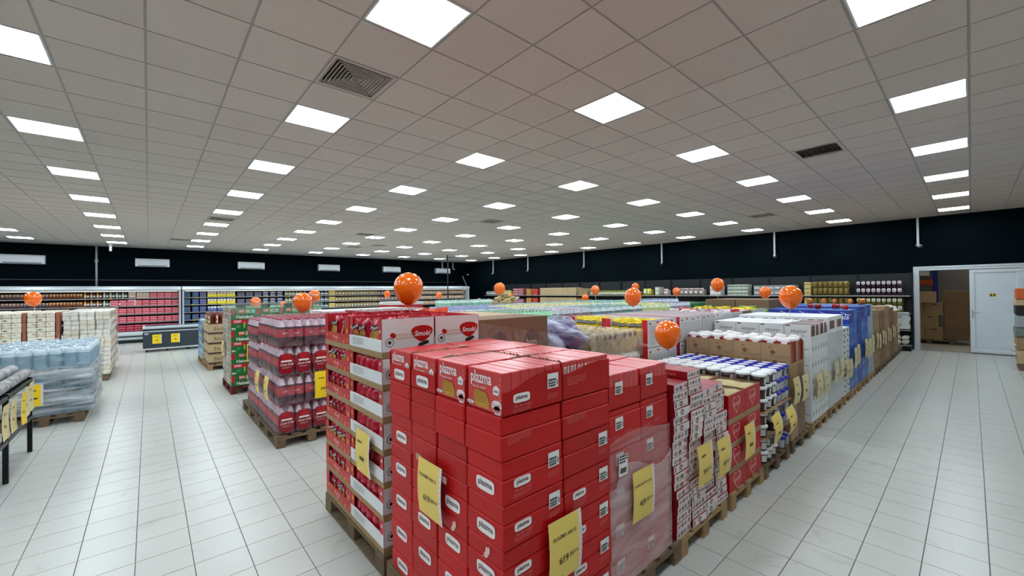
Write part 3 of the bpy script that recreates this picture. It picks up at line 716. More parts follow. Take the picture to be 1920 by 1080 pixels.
# ================================================================== generic stacks of closed cartons
def box_T(name, w, d, h, mat, kids=(), c=.004, lip=None):
    m = MB()
    if lip: m.cbox(0, 0, 0, w, d, h * lip - .001, c); m.cbox(-.002, -.002, h * lip + .001, w + .002, d + .002, h - .001, c)
    else: m.cbox(0, 0, 0, w, d, h - .001, c)
    return T(name, m.mesh(name, mat), kids=kids)
def stack(tf, x, y, z, nx, ny, nz, w, d, h, lab, cat, grp, jit=.004, hide=True, skip=None, gap=.003):
    """nx columns along x, ny rows back, nz layers; tf(i, j, top) gives the template; hidden lower inner boxes are left out"""
    for i in range(nx):
        for j in range(ny):
            for k in range(nz):
                top = nz - 1 - k
                if hide and top > 0 and i > 0 and j > 0 and not (i == nx - 1 or j == ny - 1): continue
                if skip and skip(i, j, top): continue
                t = tf(i, j, top)
                if t is None: continue
                pos = [s_ for s_, n_ in (('%s across' % ORD[i], nx), ('%s row back' % ORD[j], ny), ('%s layer down' % ORD[top], nz)) if n_ > 1]
                thing(t, lab + (', ' + ', '.join(pos) if pos else ''), cat, grp, (x + i * (w + gap) + U(-jit, jit) * .5, y + j * (d + gap) + U(-jit, jit) * .5, z + k * h), U(-jit, jit))
def boxprint_f(w, h, mi_mat=None, word=None, size=.04, col=None, rows=4):
    m = MB()
    if word: m.text(word, size, onfront(0, 0, h * .12), 0, off=.006, shear=.2)
    m.lines(w * .6, h * .2, rows, onfront(0, 0, -h * .25), 0)
    return m.mesh('print', col or ink)

# ================================================================== sixth pallet: brown cartons with white and red bags
pallet(5.42, 1.36, 'the brown cartons of white bags', palD)
bpr = M('brown faded print', (112, 78, 54), .8, 0); mk = MB()
mk.lines(.2, .03, 2, onleft(0, -.05, -.02), 0).plate(.045, .03, onleft(-.0, .0, -.075), 0).lines(.05, .028, 3, onleft(0, .08, -.075), 0, th=.5).lines(.05, .028, 3, onleft(0, -.08, -.075), 0, th=.5)
mk.lines(.07, .02, 1, onleft(0, .03, .08), 0, th=.6).disc(.03, .03, onleft(0, .02, .03), 0, 10, 0, 1.3)
mk = mk.mesh('carton_print', bpr)
bagw = M('white paper bag', (232, 230, 228), .35, .05); bagr = M('red paper bag', (150, 20, 28), .35, .05)
def brick_bag(w, d, h):
    """vacuum brick bag with a folded top"""
    m = MB(); m.cbox(0, 0, 0, w, d, h * .9, .006, 1); m.plate(w * .5, h * .2, onleft(-.0015, d * .35, h * .8), 0)
    m.add([(-.002, -.002, h * .86), (w + .002, 0, h * .87), (w, d * .9, h * .88), (0, d * .9, h * .87), (w * .04, d * .05, h * .95), (w * .97, d * .02, h * .93), (w * .95, d * .85, h * .99), (w * .05, d * .88, h * .96)],
          [(0, 1, 5, 4), (1, 2, 6, 5), (2, 3, 7, 6), (3, 0, 4, 7), (4, 5, 6, 7)], 0)
    m.disc(.035, .03, onleft(-.001, d * .5, h * .45), 0, 9)
    return T('paper_bag', m.mesh('paper_bag', [bagw, bagr]))
bagT = brick_bag(.125, .125, .30)
BH = .275
def open_box(name, w, d, h, mat, window=None, t=.005, front=None, left=None):
    m = MB(); m.box(0, 0, 0, w, d, t); fh = h if front is None else front; lh = h if left is None else left
    m.box(0, 0, t, w, t, fh).box(0, d - t, t, w, d, h).box(0, t, t, t, d - t, lh).box(w - t, t, t, w, d - t, h)
    return T(name, m.mesh(name, mat))
ob = MB(); w, d, h = .29, .295, .265; t = .005
ob.box(0, 0, 0, w, d, t).box(0, d - t, t, w, d, h).box(0, t, t, t, d - t, h).box(w - t, t, t, w, d - t, h).box(0, 0, t, .05, t, h).box(w - .05, 0, t, w, t, h).box(.05, 0, t, w - .05, t, .04)
obT = T('open_carton', ob.mesh('open_carton', kraft), kids=[T('carton_print', mk, (-.001, .15, .13))])
clT = box_T('brown_carton', .29, .295, .207, kraft, [T('carton_print', mk, (-.001, .15, .12))]); clI = box_T('brown_carton', .29, .295, .207, kraftd)
def tf6(i, j, top): return clT if i == 0 else clI
stack(tf6, 5.41, 1.372, PZ, 2, 4, 4, .29, .295, .2075, 'brown carton under the white bags', 'carton', 'brown cartons of white bags')
zt6 = PZ + 4 * .2075
for i in range(2):
    for j in range(4):
        thing(obT, 'open brown carton of white bags, %s row back, %s across' % (ORD[j], ORD[i]), 'carton', 'open brown cartons of white bags', (5.41 + i * .293, 1.372 + j * .298, zt6))
        for a in range(2):
            for b in range(2):
                thing(bagT, 'white and red paper bag, open carton %s back %s across, %s across %s back' % (ORD[j], ORD[i], ORD[a], ORD[b]), 'paper bag', 'white and red paper bags', (5.418 + i * .293 + a * .135, 1.385 + j * .298 + b * .14, zt6 + .012 + U(0, .025)), U(-.06, .06))
sheet('', '', (5.44, 1.33, .87), 'yellow price sheet on the brown cartons beside the jars', curl=.02)
sheet('', '', (5.80, 1.33, .85), 'pale yellow price sheet further along the brown cartons', curl=.015)

# ================================================================== seventh: white cartons with dark script
pallet(6.30, 1.36, 'the white wafer cartons', palW); pallet(7.28, 1.36, 'the plain white cartons', palW); pallet(8.26, 1.36, 'the spotted white cartons', palW)
ww, wd, wh = .455, .295, .21
sc_ = MB().text('Walter', .064, onleft(0, -.01, .01, .05), 0, shear=.35, off=.002).text('Wafer', .04, onleft(0, -.03, -.045), 0, shear=.3).plate(.05, .018, onleft(0, .105, .085), 0).mesh('script_print', M('grey black script', (84, 86, 88), .5, 0))
dm = MB()
for i in range(3): dm.disc(.035, .05, onfront(.075 + i * .15, -.001, .10), 0, 4, 0, 2).plate(.004, .15, onfront(.15 * i, -.001, .1), 1) if i else dm.disc(.035, .05, onfront(.075, -.001, .10), 0, 4)
dm = dm.mesh('diamond_print', [M('soft grey print', (148, 156, 160), .5, .15, 40), greyc])
dsh = MB().disc(.012, .012, onleft(0, .02, .1), 0, 8).plate(.07, .006, onleft(0, -.04, .1), 0).mesh('mark_print', MATS['grey black script'])
w7 = box_T('white_carton', ww, wd, wh, whitec, [T('diamond_print', dm), T('mark_print', dsh, (-.001, .1, 0))]); w7i = box_T('white_carton', ww, wd, wh, whitec)
m = MB(); t = .005; m.box(0, 0, 0, ww, wd, t).box(0, wd - t, t, ww, wd, wh).box(0, 0, t, t, wd, wh).box(ww - t, 0, t, ww, wd, wh)
for i in range(3): m.box(max(0, i * ww / 2 - .02), 0, t, min(ww, i * ww / 2 + .02), t, wh)
m.box(0, 0, t, ww, t, .05)
w7t = T('open_white_carton', m.mesh('open_white_carton', whitec), kids=[T('script_print', sc_, (-.001, wd / 2, wh / 2))])
m = MB(); m.cbox(0, 0, 0, ww, wd, wh, .004); w7c = T('white_carton', m.mesh('white_carton', whitec), kids=[T('script_print', sc_, (-.001, wd / 2, wh / 2))])
stack(lambda i, j, top: w7 if j == 0 or i == 0 else w7i, 6.33, 1.372, PZ, 2, 4, 5, ww, wd, wh, 'white carton below the script ones', 'carton', 'white wafer cartons')
choc = M('brown wafer pack', (112, 56, 48), .3, .35, 26)
m = MB(); m.cbox(0, 0, 0, .19, .27, .19, .01); wpk = T('wafer_bag', m.mesh('wafer_bag', choc))
for i in range(2):
    for j in range(4):
        z7 = PZ + 5 * wh
        op = j == 0
        thing(w7t if op else w7c, 'white %scarton with black script, top layer, %s row back, %s across' % ('open ' if op else '', ORD[j], ORD[i]), 'carton', 'white cartons with black script', (6.33 + i * (ww + .004), 1.372 + j * (wd + .004), z7))
        if op:
            for q in range(2): thing(wpk, 'brown wafer bag in open white script carton, %s across, %s from left' % (ORD[i], ORD[q]), 'bag', 'brown wafer bags', (6.347 + i * (ww + .004) + q * .225, 1.382, z7 + .006))
sheet('', '', (6.50, 1.335, .75), 'price sheet on the white diamond-print cartons, left one', curl=.02, w=.26); sheet('', '', (6.88, 1.335, .74), 'price sheet on the white diamond-print cartons, right one', curl=.02, w=.26)
# plain white
hand = MB().disc(.04, .012, onleft(-.001, .09, .19), 0, 10, 0, 4).disc(.04, .012, onleft(-.001, .2, .19), 0, 10, 0, 4).mesh('hand_hole', M('dark hole', (40, 40, 42), .9, 0))
ln = MB().plate(.3, .003, onfront(.24, -.001, .06), 0).plate(.16, .05, onfront(.2, -.001, .12), 1).mesh('carton_print', [MATS['soft grey print'], greyc])
w8 = box_T('white_carton', .48, .295, .213, greyc, [T('carton_print', ln)]); w8i = box_T('white_carton', .48, .295, .213, greyc)
w8t = box_T('white_carton', .48, .295, .24, whitec, [T('hand_hole', hand), T('red_window', MB().plate(.3, .12, onfront(.24, -.001, .12), 0).mesh('red_window', choc))])
stack(lambda i, j, top: (w8t if top == 0 else w8) if (j == 0 or i == 0) else (w8t if top == 0 else w8i), 7.29, 1.372, PZ, 2, 4, 6, .48, .295, .213, 'plain white carton past the script ones', 'carton', 'plain white cartons')
# spotted
sp_ = MB(); rg = random.Random(9)
for i in range(9): sp_.disc(rg.uniform(.012, .035), rg.uniform(.01, .022), onfront(rg.uniform(.04, .22), -.001, rg.uniform(.02, .16)), 0, 7)
for i in range(9): sp_.disc(rg.uniform(.012, .035), rg.uniform(.01, .022), onleft(-.001, rg.uniform(.04, .25), rg.uniform(.02, .16)), 0, 7)
cowT = box_T('spotted_carton', .25, .295, .178, whitec, [T('spot_print', sp_.mesh('spot_print', blk))])
stack(lambda i, j, top: cowT, 8.28, 1.372, PZ, 2, 4, 6, .25, .295, .18, 'white carton with black cow spots', 'carton', 'black spotted white cartons')
for q, (x, z) in enumerate(((7.55, .78), (7.95, .80), (8.35, .72), (8.62, .70))):
    sheet('', '', (x, 1.335, z), 'narrow yellow price sheet, %s along the plain and spotted white cartons' % ORD[q], curl=.012)

# ================================================================== blue cartons
blue = M('blue carton', (20, 92, 180), .4, .06); blued = M('deep blue carton', (14, 44, 150), .4, .05); blueg = M('grey blue carton', (150, 168, 186), .5, .06)
sla = MB().text('Slanis', .12, onleft(-.001, .14, .1, .06), 0, off=.012, shear=.3).plate(.12, .008, onleft(-.001, .06, .165, -.4), 0).plate(.09, .008, onleft(-.001, .02, .15, .1), 0).mesh('brand_lettering', M('white lettering', (226, 232, 240), .4, 0))
swb = MB().disc(.04, .07, onfront(.15, -.001, .1, .4), 0, 6, 0, 1.4).disc(.03, .05, onfront(.26, -.001, .1, .4), 0, 6, 0, 1.4).mesh('swoosh_print', M('pale blue print', (96, 150, 210), .4, .2))
def blue_st(x, w, nx, nz, mat, matt, lab, topopen=False, d=.295, h=.224):
    a = box_T('blue_carton', w, d, h, mat, [T('swoosh_print', swb)] if mat is blue else ()); bt = box_T('blue_carton', w, d, h, matt, [T('brand_lettering', sla), T('pale_rim', MB().box(-.002, -.002, h - .008, .003, d + .002, h + .002).box(.003, -.002, h - .008, w + .002, .003, h + .002).mesh('pale_rim', MATS['pale blue print']))])
    stack(lambda i, j, top: bt if top == 0 and i == 0 else a, x, 1.372, PZ, nx, 4, nz, w, d, h, lab, 'carton', 'blue snack cartons', hide=True)
pallet(8.84, 1.36, 'the first blue cartons', palF); pallet(9.72, 1.36, 'the deep blue cartons', palF); pallet(10.6, 1.36, 'the last blue cartons', palF)
blue_st(8.82, .34, 2, 6, blue, blued, 'bright blue carton, first blue load')
blue_st(9.54, .34, 1, 6, blued, blued, 'deep blue carton, second blue load', h=.229)
blue_st(9.90, .36, 2, 6, blue, blued, 'bright blue carton, third blue load', h=.229)
blue_st(10.66, .30, 2, 6, blueg, blued, 'grey-blue carton, fourth blue load', h=.229)
foil = M('red foil snack bag', (178, 40, 34), .18, .3, 30, metal=.3, bump=.4); foilo = M('orange foil snack bag', (226, 132, 44), .2, .3, 30, metal=.2, bump=.4)
foily = M('yellow foil snack bag', (226, 200, 22), .2, .15, 24, metal=.1, bump=.4); foilg = M('green snack bag', (110, 150, 40), .25, .2, 24)
def pillow(w, h, t, mat, name='snack_bag', seal=.02, seed=0):
    """pillow bag standing upright: crimped flat seals, puffed crumpled body"""
    rg = random.Random(seed); nx, nz = 6, 7; m = MB()
    for s_ in (-1, 1):
        vs = []
        for k in range(nz + 1):
            for i in range(nx + 1):
                u = i / nx * 2 - 1; v = k / nz * 2 - 1
                th = t / 2 * (max(0, (1 - abs(u) ** 2.6)) ** .6) * (max(0, 1 - abs(v) ** 3) ** .7)
                th *= rg.uniform(.8, 1.1)
                x = u * w / 2 * (1 - .06 * (1 - abs(v)))
                vs.append((x, s_ * th + .004 * sin(9 * u + v * 3) * (abs(v) > .9), h * (k / nz) + rg.uniform(-.002, .002)))
        fs = []
        for k in range(nz):
            for i in range(nx):
                a = k * (nx + 1) + i; f = (a, a + 1, a + nx + 2, a + nx + 1); fs.append(f if s_ < 0 else f[::-1])
        m.add(vs, fs, 0, True)
    return m
rb = T('snack_bag', pillow(.2, .24, .09, foil).mesh('snack_bag', foil)); obg = T('snack_bag', pillow(.2, .24, .09, foilo, seed=3).mesh('snack_bag', foilo))
zb = PZ + 6 * .229
for q in range(6): thing(rb, 'red foil snack bag on the first blue cartons, %s along' % ORD[q], 'snack bag', 'snack bags lying on the blue cartons', (8.98 + (q % 2) * .34, 1.45 + q * .19, PZ + 6 * .224 + .005), U(-.5, .5), rx=U(-.2, .2), sc=(1, 1, .35))
for q in range(5): thing(obg, 'orange foil snack bag on the far blue cartons, %s along' % ORD[q], 'snack bag', 'snack bags lying on the blue cartons', (10.8 + (q % 2) * .2, 1.48 + q * .22, zb + .005), U(-.5, .5), rx=U(-.2, .2), sc=(1, 1, .5))
for q, x in enumerate((8.98, 9.25, 10.02, 10.3, 10.5, 10.85)):
    sheet('', '', (x, 1.325, .85 + .03 * (q % 3)), 'long yellow price sheet, %s along the blue cartons' % ORD[q], curl=.01, h=.34)
# ================================================================== far brown cartons of the same row
for q, (x, w_, nx, nz, h_, mt) in enumerate(((11.32, .39, 2, 4, .31, kraft), (12.14, .39, 2, 4, .30, kraftd), (13.02, .40, 2, 3, .42, kraft), (13.9, .38, 2, 3, .40, kraftd), (14.75, .38, 2, 3, .36, kraft), (15.3, .0, 0, 0, 0, kraft))):
    if not nx: continue
    pallet(x, 1.36, 'the %s brown load past the blue cartons' % ORD[q], palFd)
    bt = box_T('brown_carton', w_, .39, h_, mt, [T('carton_print', mk, (-.001, .2, .15)), T('oval_print', MB().disc(.05, .07, onfront(w_ / 2, -.001, h_ / 2), 0, 10).mesh('oval_print', bpr))])
    stack(lambda i, j, top: bt, x, 1.372, PZ, nx, 3, nz, w_, .39, h_, 'brown carton, %s load past the blue ones' % ORD[q], 'carton', 'far brown cartons')
    for e in range(2): sheet('', '', (x + .2 + e * .36, 1.335, .9 - .05 * e), 'pale price sheet, %s brown load past the blue ones, %s along' % (ORD[q], ORD[e]), curl=.01, mat=M('faded yellow paper', (220, 204, 150), .5, .04))
wsk = M('white shrink sack', (214, 212, 204), .3, .15, 12, bump=.4)
sk = pillow(.5, .62, .3, wsk, seed=8).mesh('white_sack', wsk)
pallet(15.62, 1.36, 'the white sacks at the end of the row', palFd)
for q in range(8): thing(T('white_sack', sk), 'white plastic sack at the row end, %s layer up, %s across' % (ORD[q // 2], ORD[q % 2]), 'sack', 'white sacks at the row end', (15.95, 1.38 + (q % 2) * .60, PZ + .165 + (q // 2) * .30), U(-.03, .03), rx=-pi / 2)

# ================================================================== second row behind: snack-bag trays, tall brown cartons, sacks, chips, display boxes
pallet(1.145, 2.585, 'the peanut snack trays', palD)
SW, SD, SHh = .398, .575, .2155
redt = M('snack tray red', (188, 30, 40), .5, .05); snk = M('snack bag red', (176, 20, 44), .22, .10, 20, bump=.3); snw = M('golden peanut print', (176, 130, 60), .4, .5, 70)
orng = M('orange dot print', (238, 150, 30), .5, 0)
def bag_mesh(w, h, t, mat, seed):
    m = pillow(w, h, t, mat, seed=seed); 
    f = MB(); f.v = m.v; f.f = m.f; f.m = m.m; f.sm = m.sm
    return f
sn = []
for q in range(4):
    b = pillow(.115, .195, .07, snk, seed=q + 20)
    pr = MB().disc(.03, .05, onfront(0, -.036, .07), 0, 10, 0, 2.4).disc(.042, .018, onfront(0, -.037, .135, .3), 1, 9, 0, 2.2).text('Smoki', .03, onfront(0, -.039, .135, .3), 2, off=.012, shear=.3)
    sn.append(T('snack_bag', b.mesh('snack_bag', snk), kids=[T('front_print', pr.mesh('front_print', [snw, blk, white]))]))
def snack_tray(kind, top):
    t = .004; m = MB(); w, d, h = SW, SD, SHh - .045; L_ = []
    # brown base band then printed walls
    base = MB(); base.cbox(-.001, -.001, 0, w + .001, d + .001, .043, .003); kids = [T('cardboard_base', base.mesh('cardboard_base', kraft))]
    z0 = .044; z1 = .044 + h - .002 + (.05 if top else 0)
    zz = z1 if top else z1
    m.box(w - t, 0, z0, w, d, z1, 0).box(0, d - t, z0, w, d, z1, 0 if kind == 1 else 0)
    # -x wall with an opening
    if kind == 0:      # rear column: curved opening, orange dots
        m.box(0, 0, z0, t, .10, zz, 0).box(0, d - .07, z0, t, d, zz, 0).box(0, .10, z0, t, d - .07, z0 + h * .42, 0)
        p = MB(); rg = random.Random(3)
        for i in range(7): p.disc(rg.uniform(.006, .016), rg.uniform(.01, .02), onleft(-.001, .04 + i * .08, z0 + rg.uniform(.01, h * .35)), 0, 8)
        p.disc(.016, .02, onleft(-.001, .05, z0 + h * .6), 0, 8).text('Smoki', .035, onleft(-.001, d * .52, z0 + h * .22), 1, off=.01)
        for q in range(14):
            a = pi + pi * q / 14; b = pi + pi * (q + 1) / 14
            mm = onleft(-.001, d * .52, z0 + h * .3); p.add([tuple(mm @ Vector((.05 * cos(u) * s_, .05 * sin(u) * s_, 0))) for u, s_ in ((a, 1), (b, 1), (b, .93), (a, .93))], [(0, 1, 2, 3)], 1)
        kids.append(T('tray_print', p.mesh('tray_print', [orng, MATS['pink white lettering']])))
    else:
        m.box(0, 0, z0, t, .055, zz, 0).box(0, d - .06, z0, t, d, zz, 0)
        p = MB(); p.box(-.003, 0, z0, t, d, z0 + h * .48, 0).lines(.2, .055, 6, onleft(-.0045, d - .17, z0 + h * .24), 1, th=.3)
        p.disc(.012, .012, onleft(-.0015, .028, z0 + h * .8), 0, 6).disc(.014, .017, onleft(-.0015, d - .03, z0 + h * .8), 2, 8)
        kids.append(T('white_panel', p.mesh('white_panel', [whitec, MATS['grey print'], orng])))
    # -y wall
    f = MB(); f.box(0, 0, z0, w, t, zz, 0)
    if kind == 1:
        if top:
            f.text('Smoki', .05, onfront(.30, -.0025, z0 + h * .62), 3, off=.02, shear=.2)
            f.poly([tuple(onfront(.30, -.0012, z0 + h * .62) @ Vector((.075 * cos(a) * (1 + .15 * cos(2 * a)), .058 * (sin(a) + .35 * cos(a) ** 2) , 0))) for a in [2 * pi * q / 18 for q in range(18)]], 1)
            f.disc(.022, .018, onfront(.08, -.0012, z0 + h * .62, -.6), 1, 9, 0, 2.4).disc(.045, .014, onfront(.31, -.0012, z0 + .035, .25), 4, 10, 0, 3)
            f.text('MADE WITH FRESH', .024, onfront(.17, -.0012, z0 + h * .62, 0), 2, off=.008, sx=.75).text('BAKED PEANUTS', .024, onfront(.17, -.0012, z0 + h * .62 - .024), 2, off=.008, sx=.75)
        for q in range(16):
            a = 2 * pi * q / 16; b = a + 2 * pi / 16
            mm = onfront(.055, -.0012, z0 + h * .35); f.add([tuple(mm @ Vector((.03 * cos(u) * s_, .03 * sin(u) * s_, 0))) for u, s_ in ((a, 1), (b, 1), (b, .86), (a, .86))], [(0, 1, 2, 3)], 4)
        f.disc(.013, .013, onfront(.055, -.0012, z0 + h * .35), 4, 7)
    kids.append(T('end_panel', f.mesh('end_panel', [whitec if kind == 1 else redt, redc, M('tan lettering', (196, 160, 110), .5, 0), white, blk])))
    return T('snack_tray', m.mesh('snack_tray', redt), kids=kids)
ST = {(k, t): snack_tray(k, t) for k in (0, 1) for t in (False, True)}
for i in range(2):
    for jj in range(2):
        kind = 1 - jj
        for k in range(7):
            top = 6 - k; x = 1.155 + i * (SW + .006) + U(-.003, .003); y = 2.60 + jj * (SD + .012); z = PZ + k * SHh
            thing(ST[(kind, top == 0)], 'red peanut snack tray, %s column back, %s across, %s layer down' % (ORD[jj], ORD[i], ORD[top]), 'tray', 'red and white snack trays', (x, y, z), U(-.004, .004))
            if top == 0:
                for a in range(3):
                    for b in range(6):
                        thing(sn[(a + b) % 4], 'red foil snack bag, top tray %s back %s across, %s along, %s deep' % (ORD[jj], ORD[i], ORD[b], ORD[a]), 'snack bag', 'red snack bags in the top trays',
                              (x + .06 + a * .125, y + .078 + b * .085, z + .046 + U(0, .022)), -pi / 2 + U(-.5, .5), rx=U(-.2, .2), ry=U(-.12, .12))
            elif i == 0:
                for b in range(5):
                    thing(sn[b % 4], 'red foil snack bag behind tray opening, %s column back, %s layer down, %s along' % (ORD[jj], ORD[top], ORD[b]), 'snack bag', 'red snack bags in the lower trays',
                          (x + .045, y + .09 + b * .098, z + .046), (-pi / 2 if kind == 0 else pi / 2) + U(-.3, .3), ry=U(-.1, .1), sc=(1, 1, .84))
sheet('', '', (1.125, 2.86, .905), 'yellow price sheet on the red peanut snack trays', True, curl=.012, tilt=.0)

# tall brown cartons
pallet(1.955, 2.6, 'the tall brown cartons', palFd)
ov = MB().disc(.085, .085, onfront(.21, -.001, .18), 0, 20).text('mon', .085, onfront(.21, -.002, .16), 1, off=.02).text('bon', .085, onfront(.58, -.002, .15), 1, off=.02).disc(.085, .085, onfront(.58, -.001, .17), 0, 20).mesh('round_print', [M('dark brown print', (84, 60, 46), .8, 0), M('tan print', (196, 172, 140), .7, 0)])
bbT = box_T('tall_brown_carton', .79, .385, .375, kraftd, [T('round_print', ov)]); bbI = box_T('tall_brown_carton', .79, .385, .375, kraftl)
stack(lambda i, j, top: bbT if j == 0 else bbI, 1.96, 2.60, PZ, 1, 3, 4, .79, .385, .378, 'large brown carton, wrapped load behind red packs', 'carton', 'tall brown cartons', hide=False)
thing(T('stretch_film', wrap_shell(1.952, 2.592, 2.758, 3.79, 1.20, lambda p: 1.63 - .6 * min(.2, p), 'film_brown', film('clear streaky film', (236, 236, 236), .0, .22, 5, (6, 1, 2), .5, .12), .004, seed=6)), 'clear streaky film round the large brown cartons', 'plastic film')
# purple bag
pallet(2.80, 2.6, 'the film bag of purple packs', palF)
purp = M('purple wrapped goods', (74, 48, 110), .3, .35, 9); grf = M('crumpled grey film', (176, 184, 206), .2, .3, 9, bump=1.0)
def blob(rx, ry, rz_, seed, n=22, k=.22, flat=.55):
    rg = random.Random(seed); ph = [(rg.uniform(0, 6.28), rg.randint(2, 6), rg.randint(1, 4), rg.uniform(.3, 1)) for _ in range(6)]
    m = MB(); vs = []
    for i in range(n + 1):
        th = pi * i / n
        for j in range(n * 2):
            a = pi * j / n; d = 1 + k * sum(w_ * sin(p * a * 1.0 + q * th + f) for f, p, q, w_ in ph) / 6
            c, s_ = cos(a), sin(a); q_ = 2 / 2.8
            vs.append((rx * d * sin(th) ** .7 * math.copysign(abs(c) ** q_, c), ry * d * sin(th) ** .7 * math.copysign(abs(s_) ** q_, s_), rz_ * (1 + flat * 0) * -cos(th) * (1 + (d - 1) * .6)))
    fs = [(i * 2 * n + j, i * 2 * n + (j + 1) % (2 * n), (i + 1) * 2 * n + (j + 1) % (2 * n), (i + 1) * 2 * n + j) for i in range(n) for j in range(2 * n)]
    m.add(vs, fs, 0, True); return m
m = MB(); m.cbox(0, 0, 0, .7, 1.1, 1.0, .03); thing(T('wrapped_load', m.mesh('wrapped_load', wsk)), 'white wrapped load under the purple film bag', 'wrapped load', None, (2.84, 2.63, PZ))
thing(T('film_bag', blob(.27, .37, .18, 5, k=.3).mesh('film_bag', purp), kids=[T('crumpled_film', blob(.30, .40, .205, 9, k=.75).mesh('crumpled_film', film('bag film', (196, 204, 226), .08, .95, 4, (2, 2, 7), 1.0, .2)))]), 'purple goods tied in a crumpled greyish film bag', 'bag', None, (3.18, 3.0, 1.375))
thing(T('crumpled_film', blob(.12, .14, .15, 14, k=.5).mesh('crumpled_film', grf)), 'crumpled grey film bundle beside the purple bag', 'plastic film', None, (2.93, 2.74, 1.30))
# pasta bale
pallet(3.55, 2.6, 'the pasta bale', palF)
m = MB(); m.cbox(0, 0, 0, .82, 1.1, 1.0, .04); thing(T('wrapped_load', m.mesh('wrapped_load', wsk)), 'white wrapped load under the pasta bags', 'wrapped load', None, (3.57, 2.62, PZ))
pas = M('pasta bag', (196, 176, 126), .35, .45, 34, bump=.5); pad = M('pasta bag purple print', (92, 74, 100), .4, .3, 30)
pb = T('pasta_bag', pillow(.20, .26, .10, pas, seed=5).mesh('pasta_bag', pas), kids=[T('print', MB().disc(.04, .03, onfront(0, -.052, .2), 0, 8).mesh('print', pad))])
for i in range(8):
    for j in range(4): thing(pb, 'clear pasta bag, %s across, %s row back' % (ORD[i], ORD[j]), 'pasta bag', 'pasta bags in the wrapped bale', (3.60 + i * .105, 2.72 + j * .26, 1.15), pi / 2 * (j > 0 and i % 2) + U(-.15, .15) + (0 if j else .2), rx=U(-.08, .08))
thing(T('stretch_film', wrap_shell(3.53, 2.63, 4.43, 3.7, 1.10, 1.40, 'film_pasta', film('bale film', (240, 240, 236), .06, .42, 5, (3, 3, 3), .8, .12), .02, seed=12, top=1)), 'glossy film stretched over the pasta bags', 'plastic film')
# chips in red-edged display boxes
pallet(4.50, 2.6, 'the yellow crisp display boxes', palF); pallet(5.32, 2.6, 'the white printed display boxes', palF); pallet(6.14, 2.6, 'the farther white display boxes', palF)
redbd = M('red display board', (196, 22, 34), .5, .04)
def disp_box(w, d, h, full):
    t = .006; m = MB(); m.box(0, 0, 0, w, d, t).box(0, d - t, 0, w, d, h).box(w - t, 0, 0, w, d, h)
    m.box(0, 0, 0, w, t, h, 0)
    e = MB(); e.box(-.002, 0, 0, .0, .075, h, 0).box(-.002, d - .055, 0, .0, d, h, 0).box(-.002, .075, 0, 0, d - .055, h * .12, 0).text('PONTE', .04, onleft(-.0035, .04, h * .1, pi / 2 * 0), 1, off=.01) if full else e.box(-.002, 0, 0, 0, d, h, 0)
    p = MB().lines(w * .8, h * .72, 15, onfront(w / 2, -.001, h * .42), 0, th=.3).plate(.05, .022, onfront(w * .62, -.001, h * .9), 1).plate(.05, .016, onfront(.06, -.001, h * .86), 2)
    return T('display_box', m.mesh('display_box', whitec), kids=[T('red_edging', e.mesh('red_edging', [redbd, white])), T('panel_print', p.mesh('panel_print', [MATS['soft grey print'], MATS['crimson lettering'], ink]))])
dbF = disp_box(.39, .585, .335, True); dbP = disp_box(.33, .585, .335, False)
chip = T('crisp_bag', pillow(.17, .23, .08, foily, seed=2).mesh('crisp_bag', foily), kids=[T('print', MB().plate(.12, .045, onfront(0, -.041, .16, .1), 0).text('PONTE', .036, onfront(0, -.042, .16, .1), 1, off=.01).mesh('print', [blk, white]))])
for i in range(2):
    for j in range(2):
        for k in range(4):
            z = PZ + k * .342; x = 4.5 + i * .395; y = 2.605 + j * .59
            if k < 3 and i and j: continue
            thing(dbF if i == 0 else dbP, '%s display box of crisps, %s across, %s row back, %s layer down' % ('red-edged', ORD[i], ORD[j], ORD[3 - k]), 'display box', 'crisp display boxes', (x, y, z))
            if i == 0 and k >= 2:
                for a in range(2 if k == 3 else 1):
                    for b in range(4): thing(chip, 'yellow crisp bag, display box %s back, %s layer down, %s along, %s deep' % (ORD[j], ORD[3 - k], ORD[b], ORD[a]), 'crisp bag', 'yellow crisp bags', (x + .06 + a * .13, y + .10 + b * .125, z + (.095 if k == 3 else .05) + U(0, .02)), -pi / 2 + U(-.2, .2), ry=U(-.15, .15))
                    if k == 3:
                        for b in range(4): thing(chip, 'yellow crisp bag lying on top, display box %s back, %s along, %s deep' % (ORD[j], ORD[b], ORD[a]), 'crisp bag', 'yellow crisp bags', (x + .1 + a * .16, y + .10 + b * .12, z + .11), -pi / 2 + U(-.5, .5), rx=U(-.1, .15))
for i in range(4):
    for k in range(4):
        for j in range(2):
            if k < 3 and j: continue
            thing(dbP, 'white display box with grey print, %s along, %s row back, %s layer down' % (ORD[i], ORD[j], ORD[3 - k]), 'display box', 'white printed display boxes', (5.32 + i * .345, 2.605 + j * .59, PZ + k * .342), U(-.01, .01))
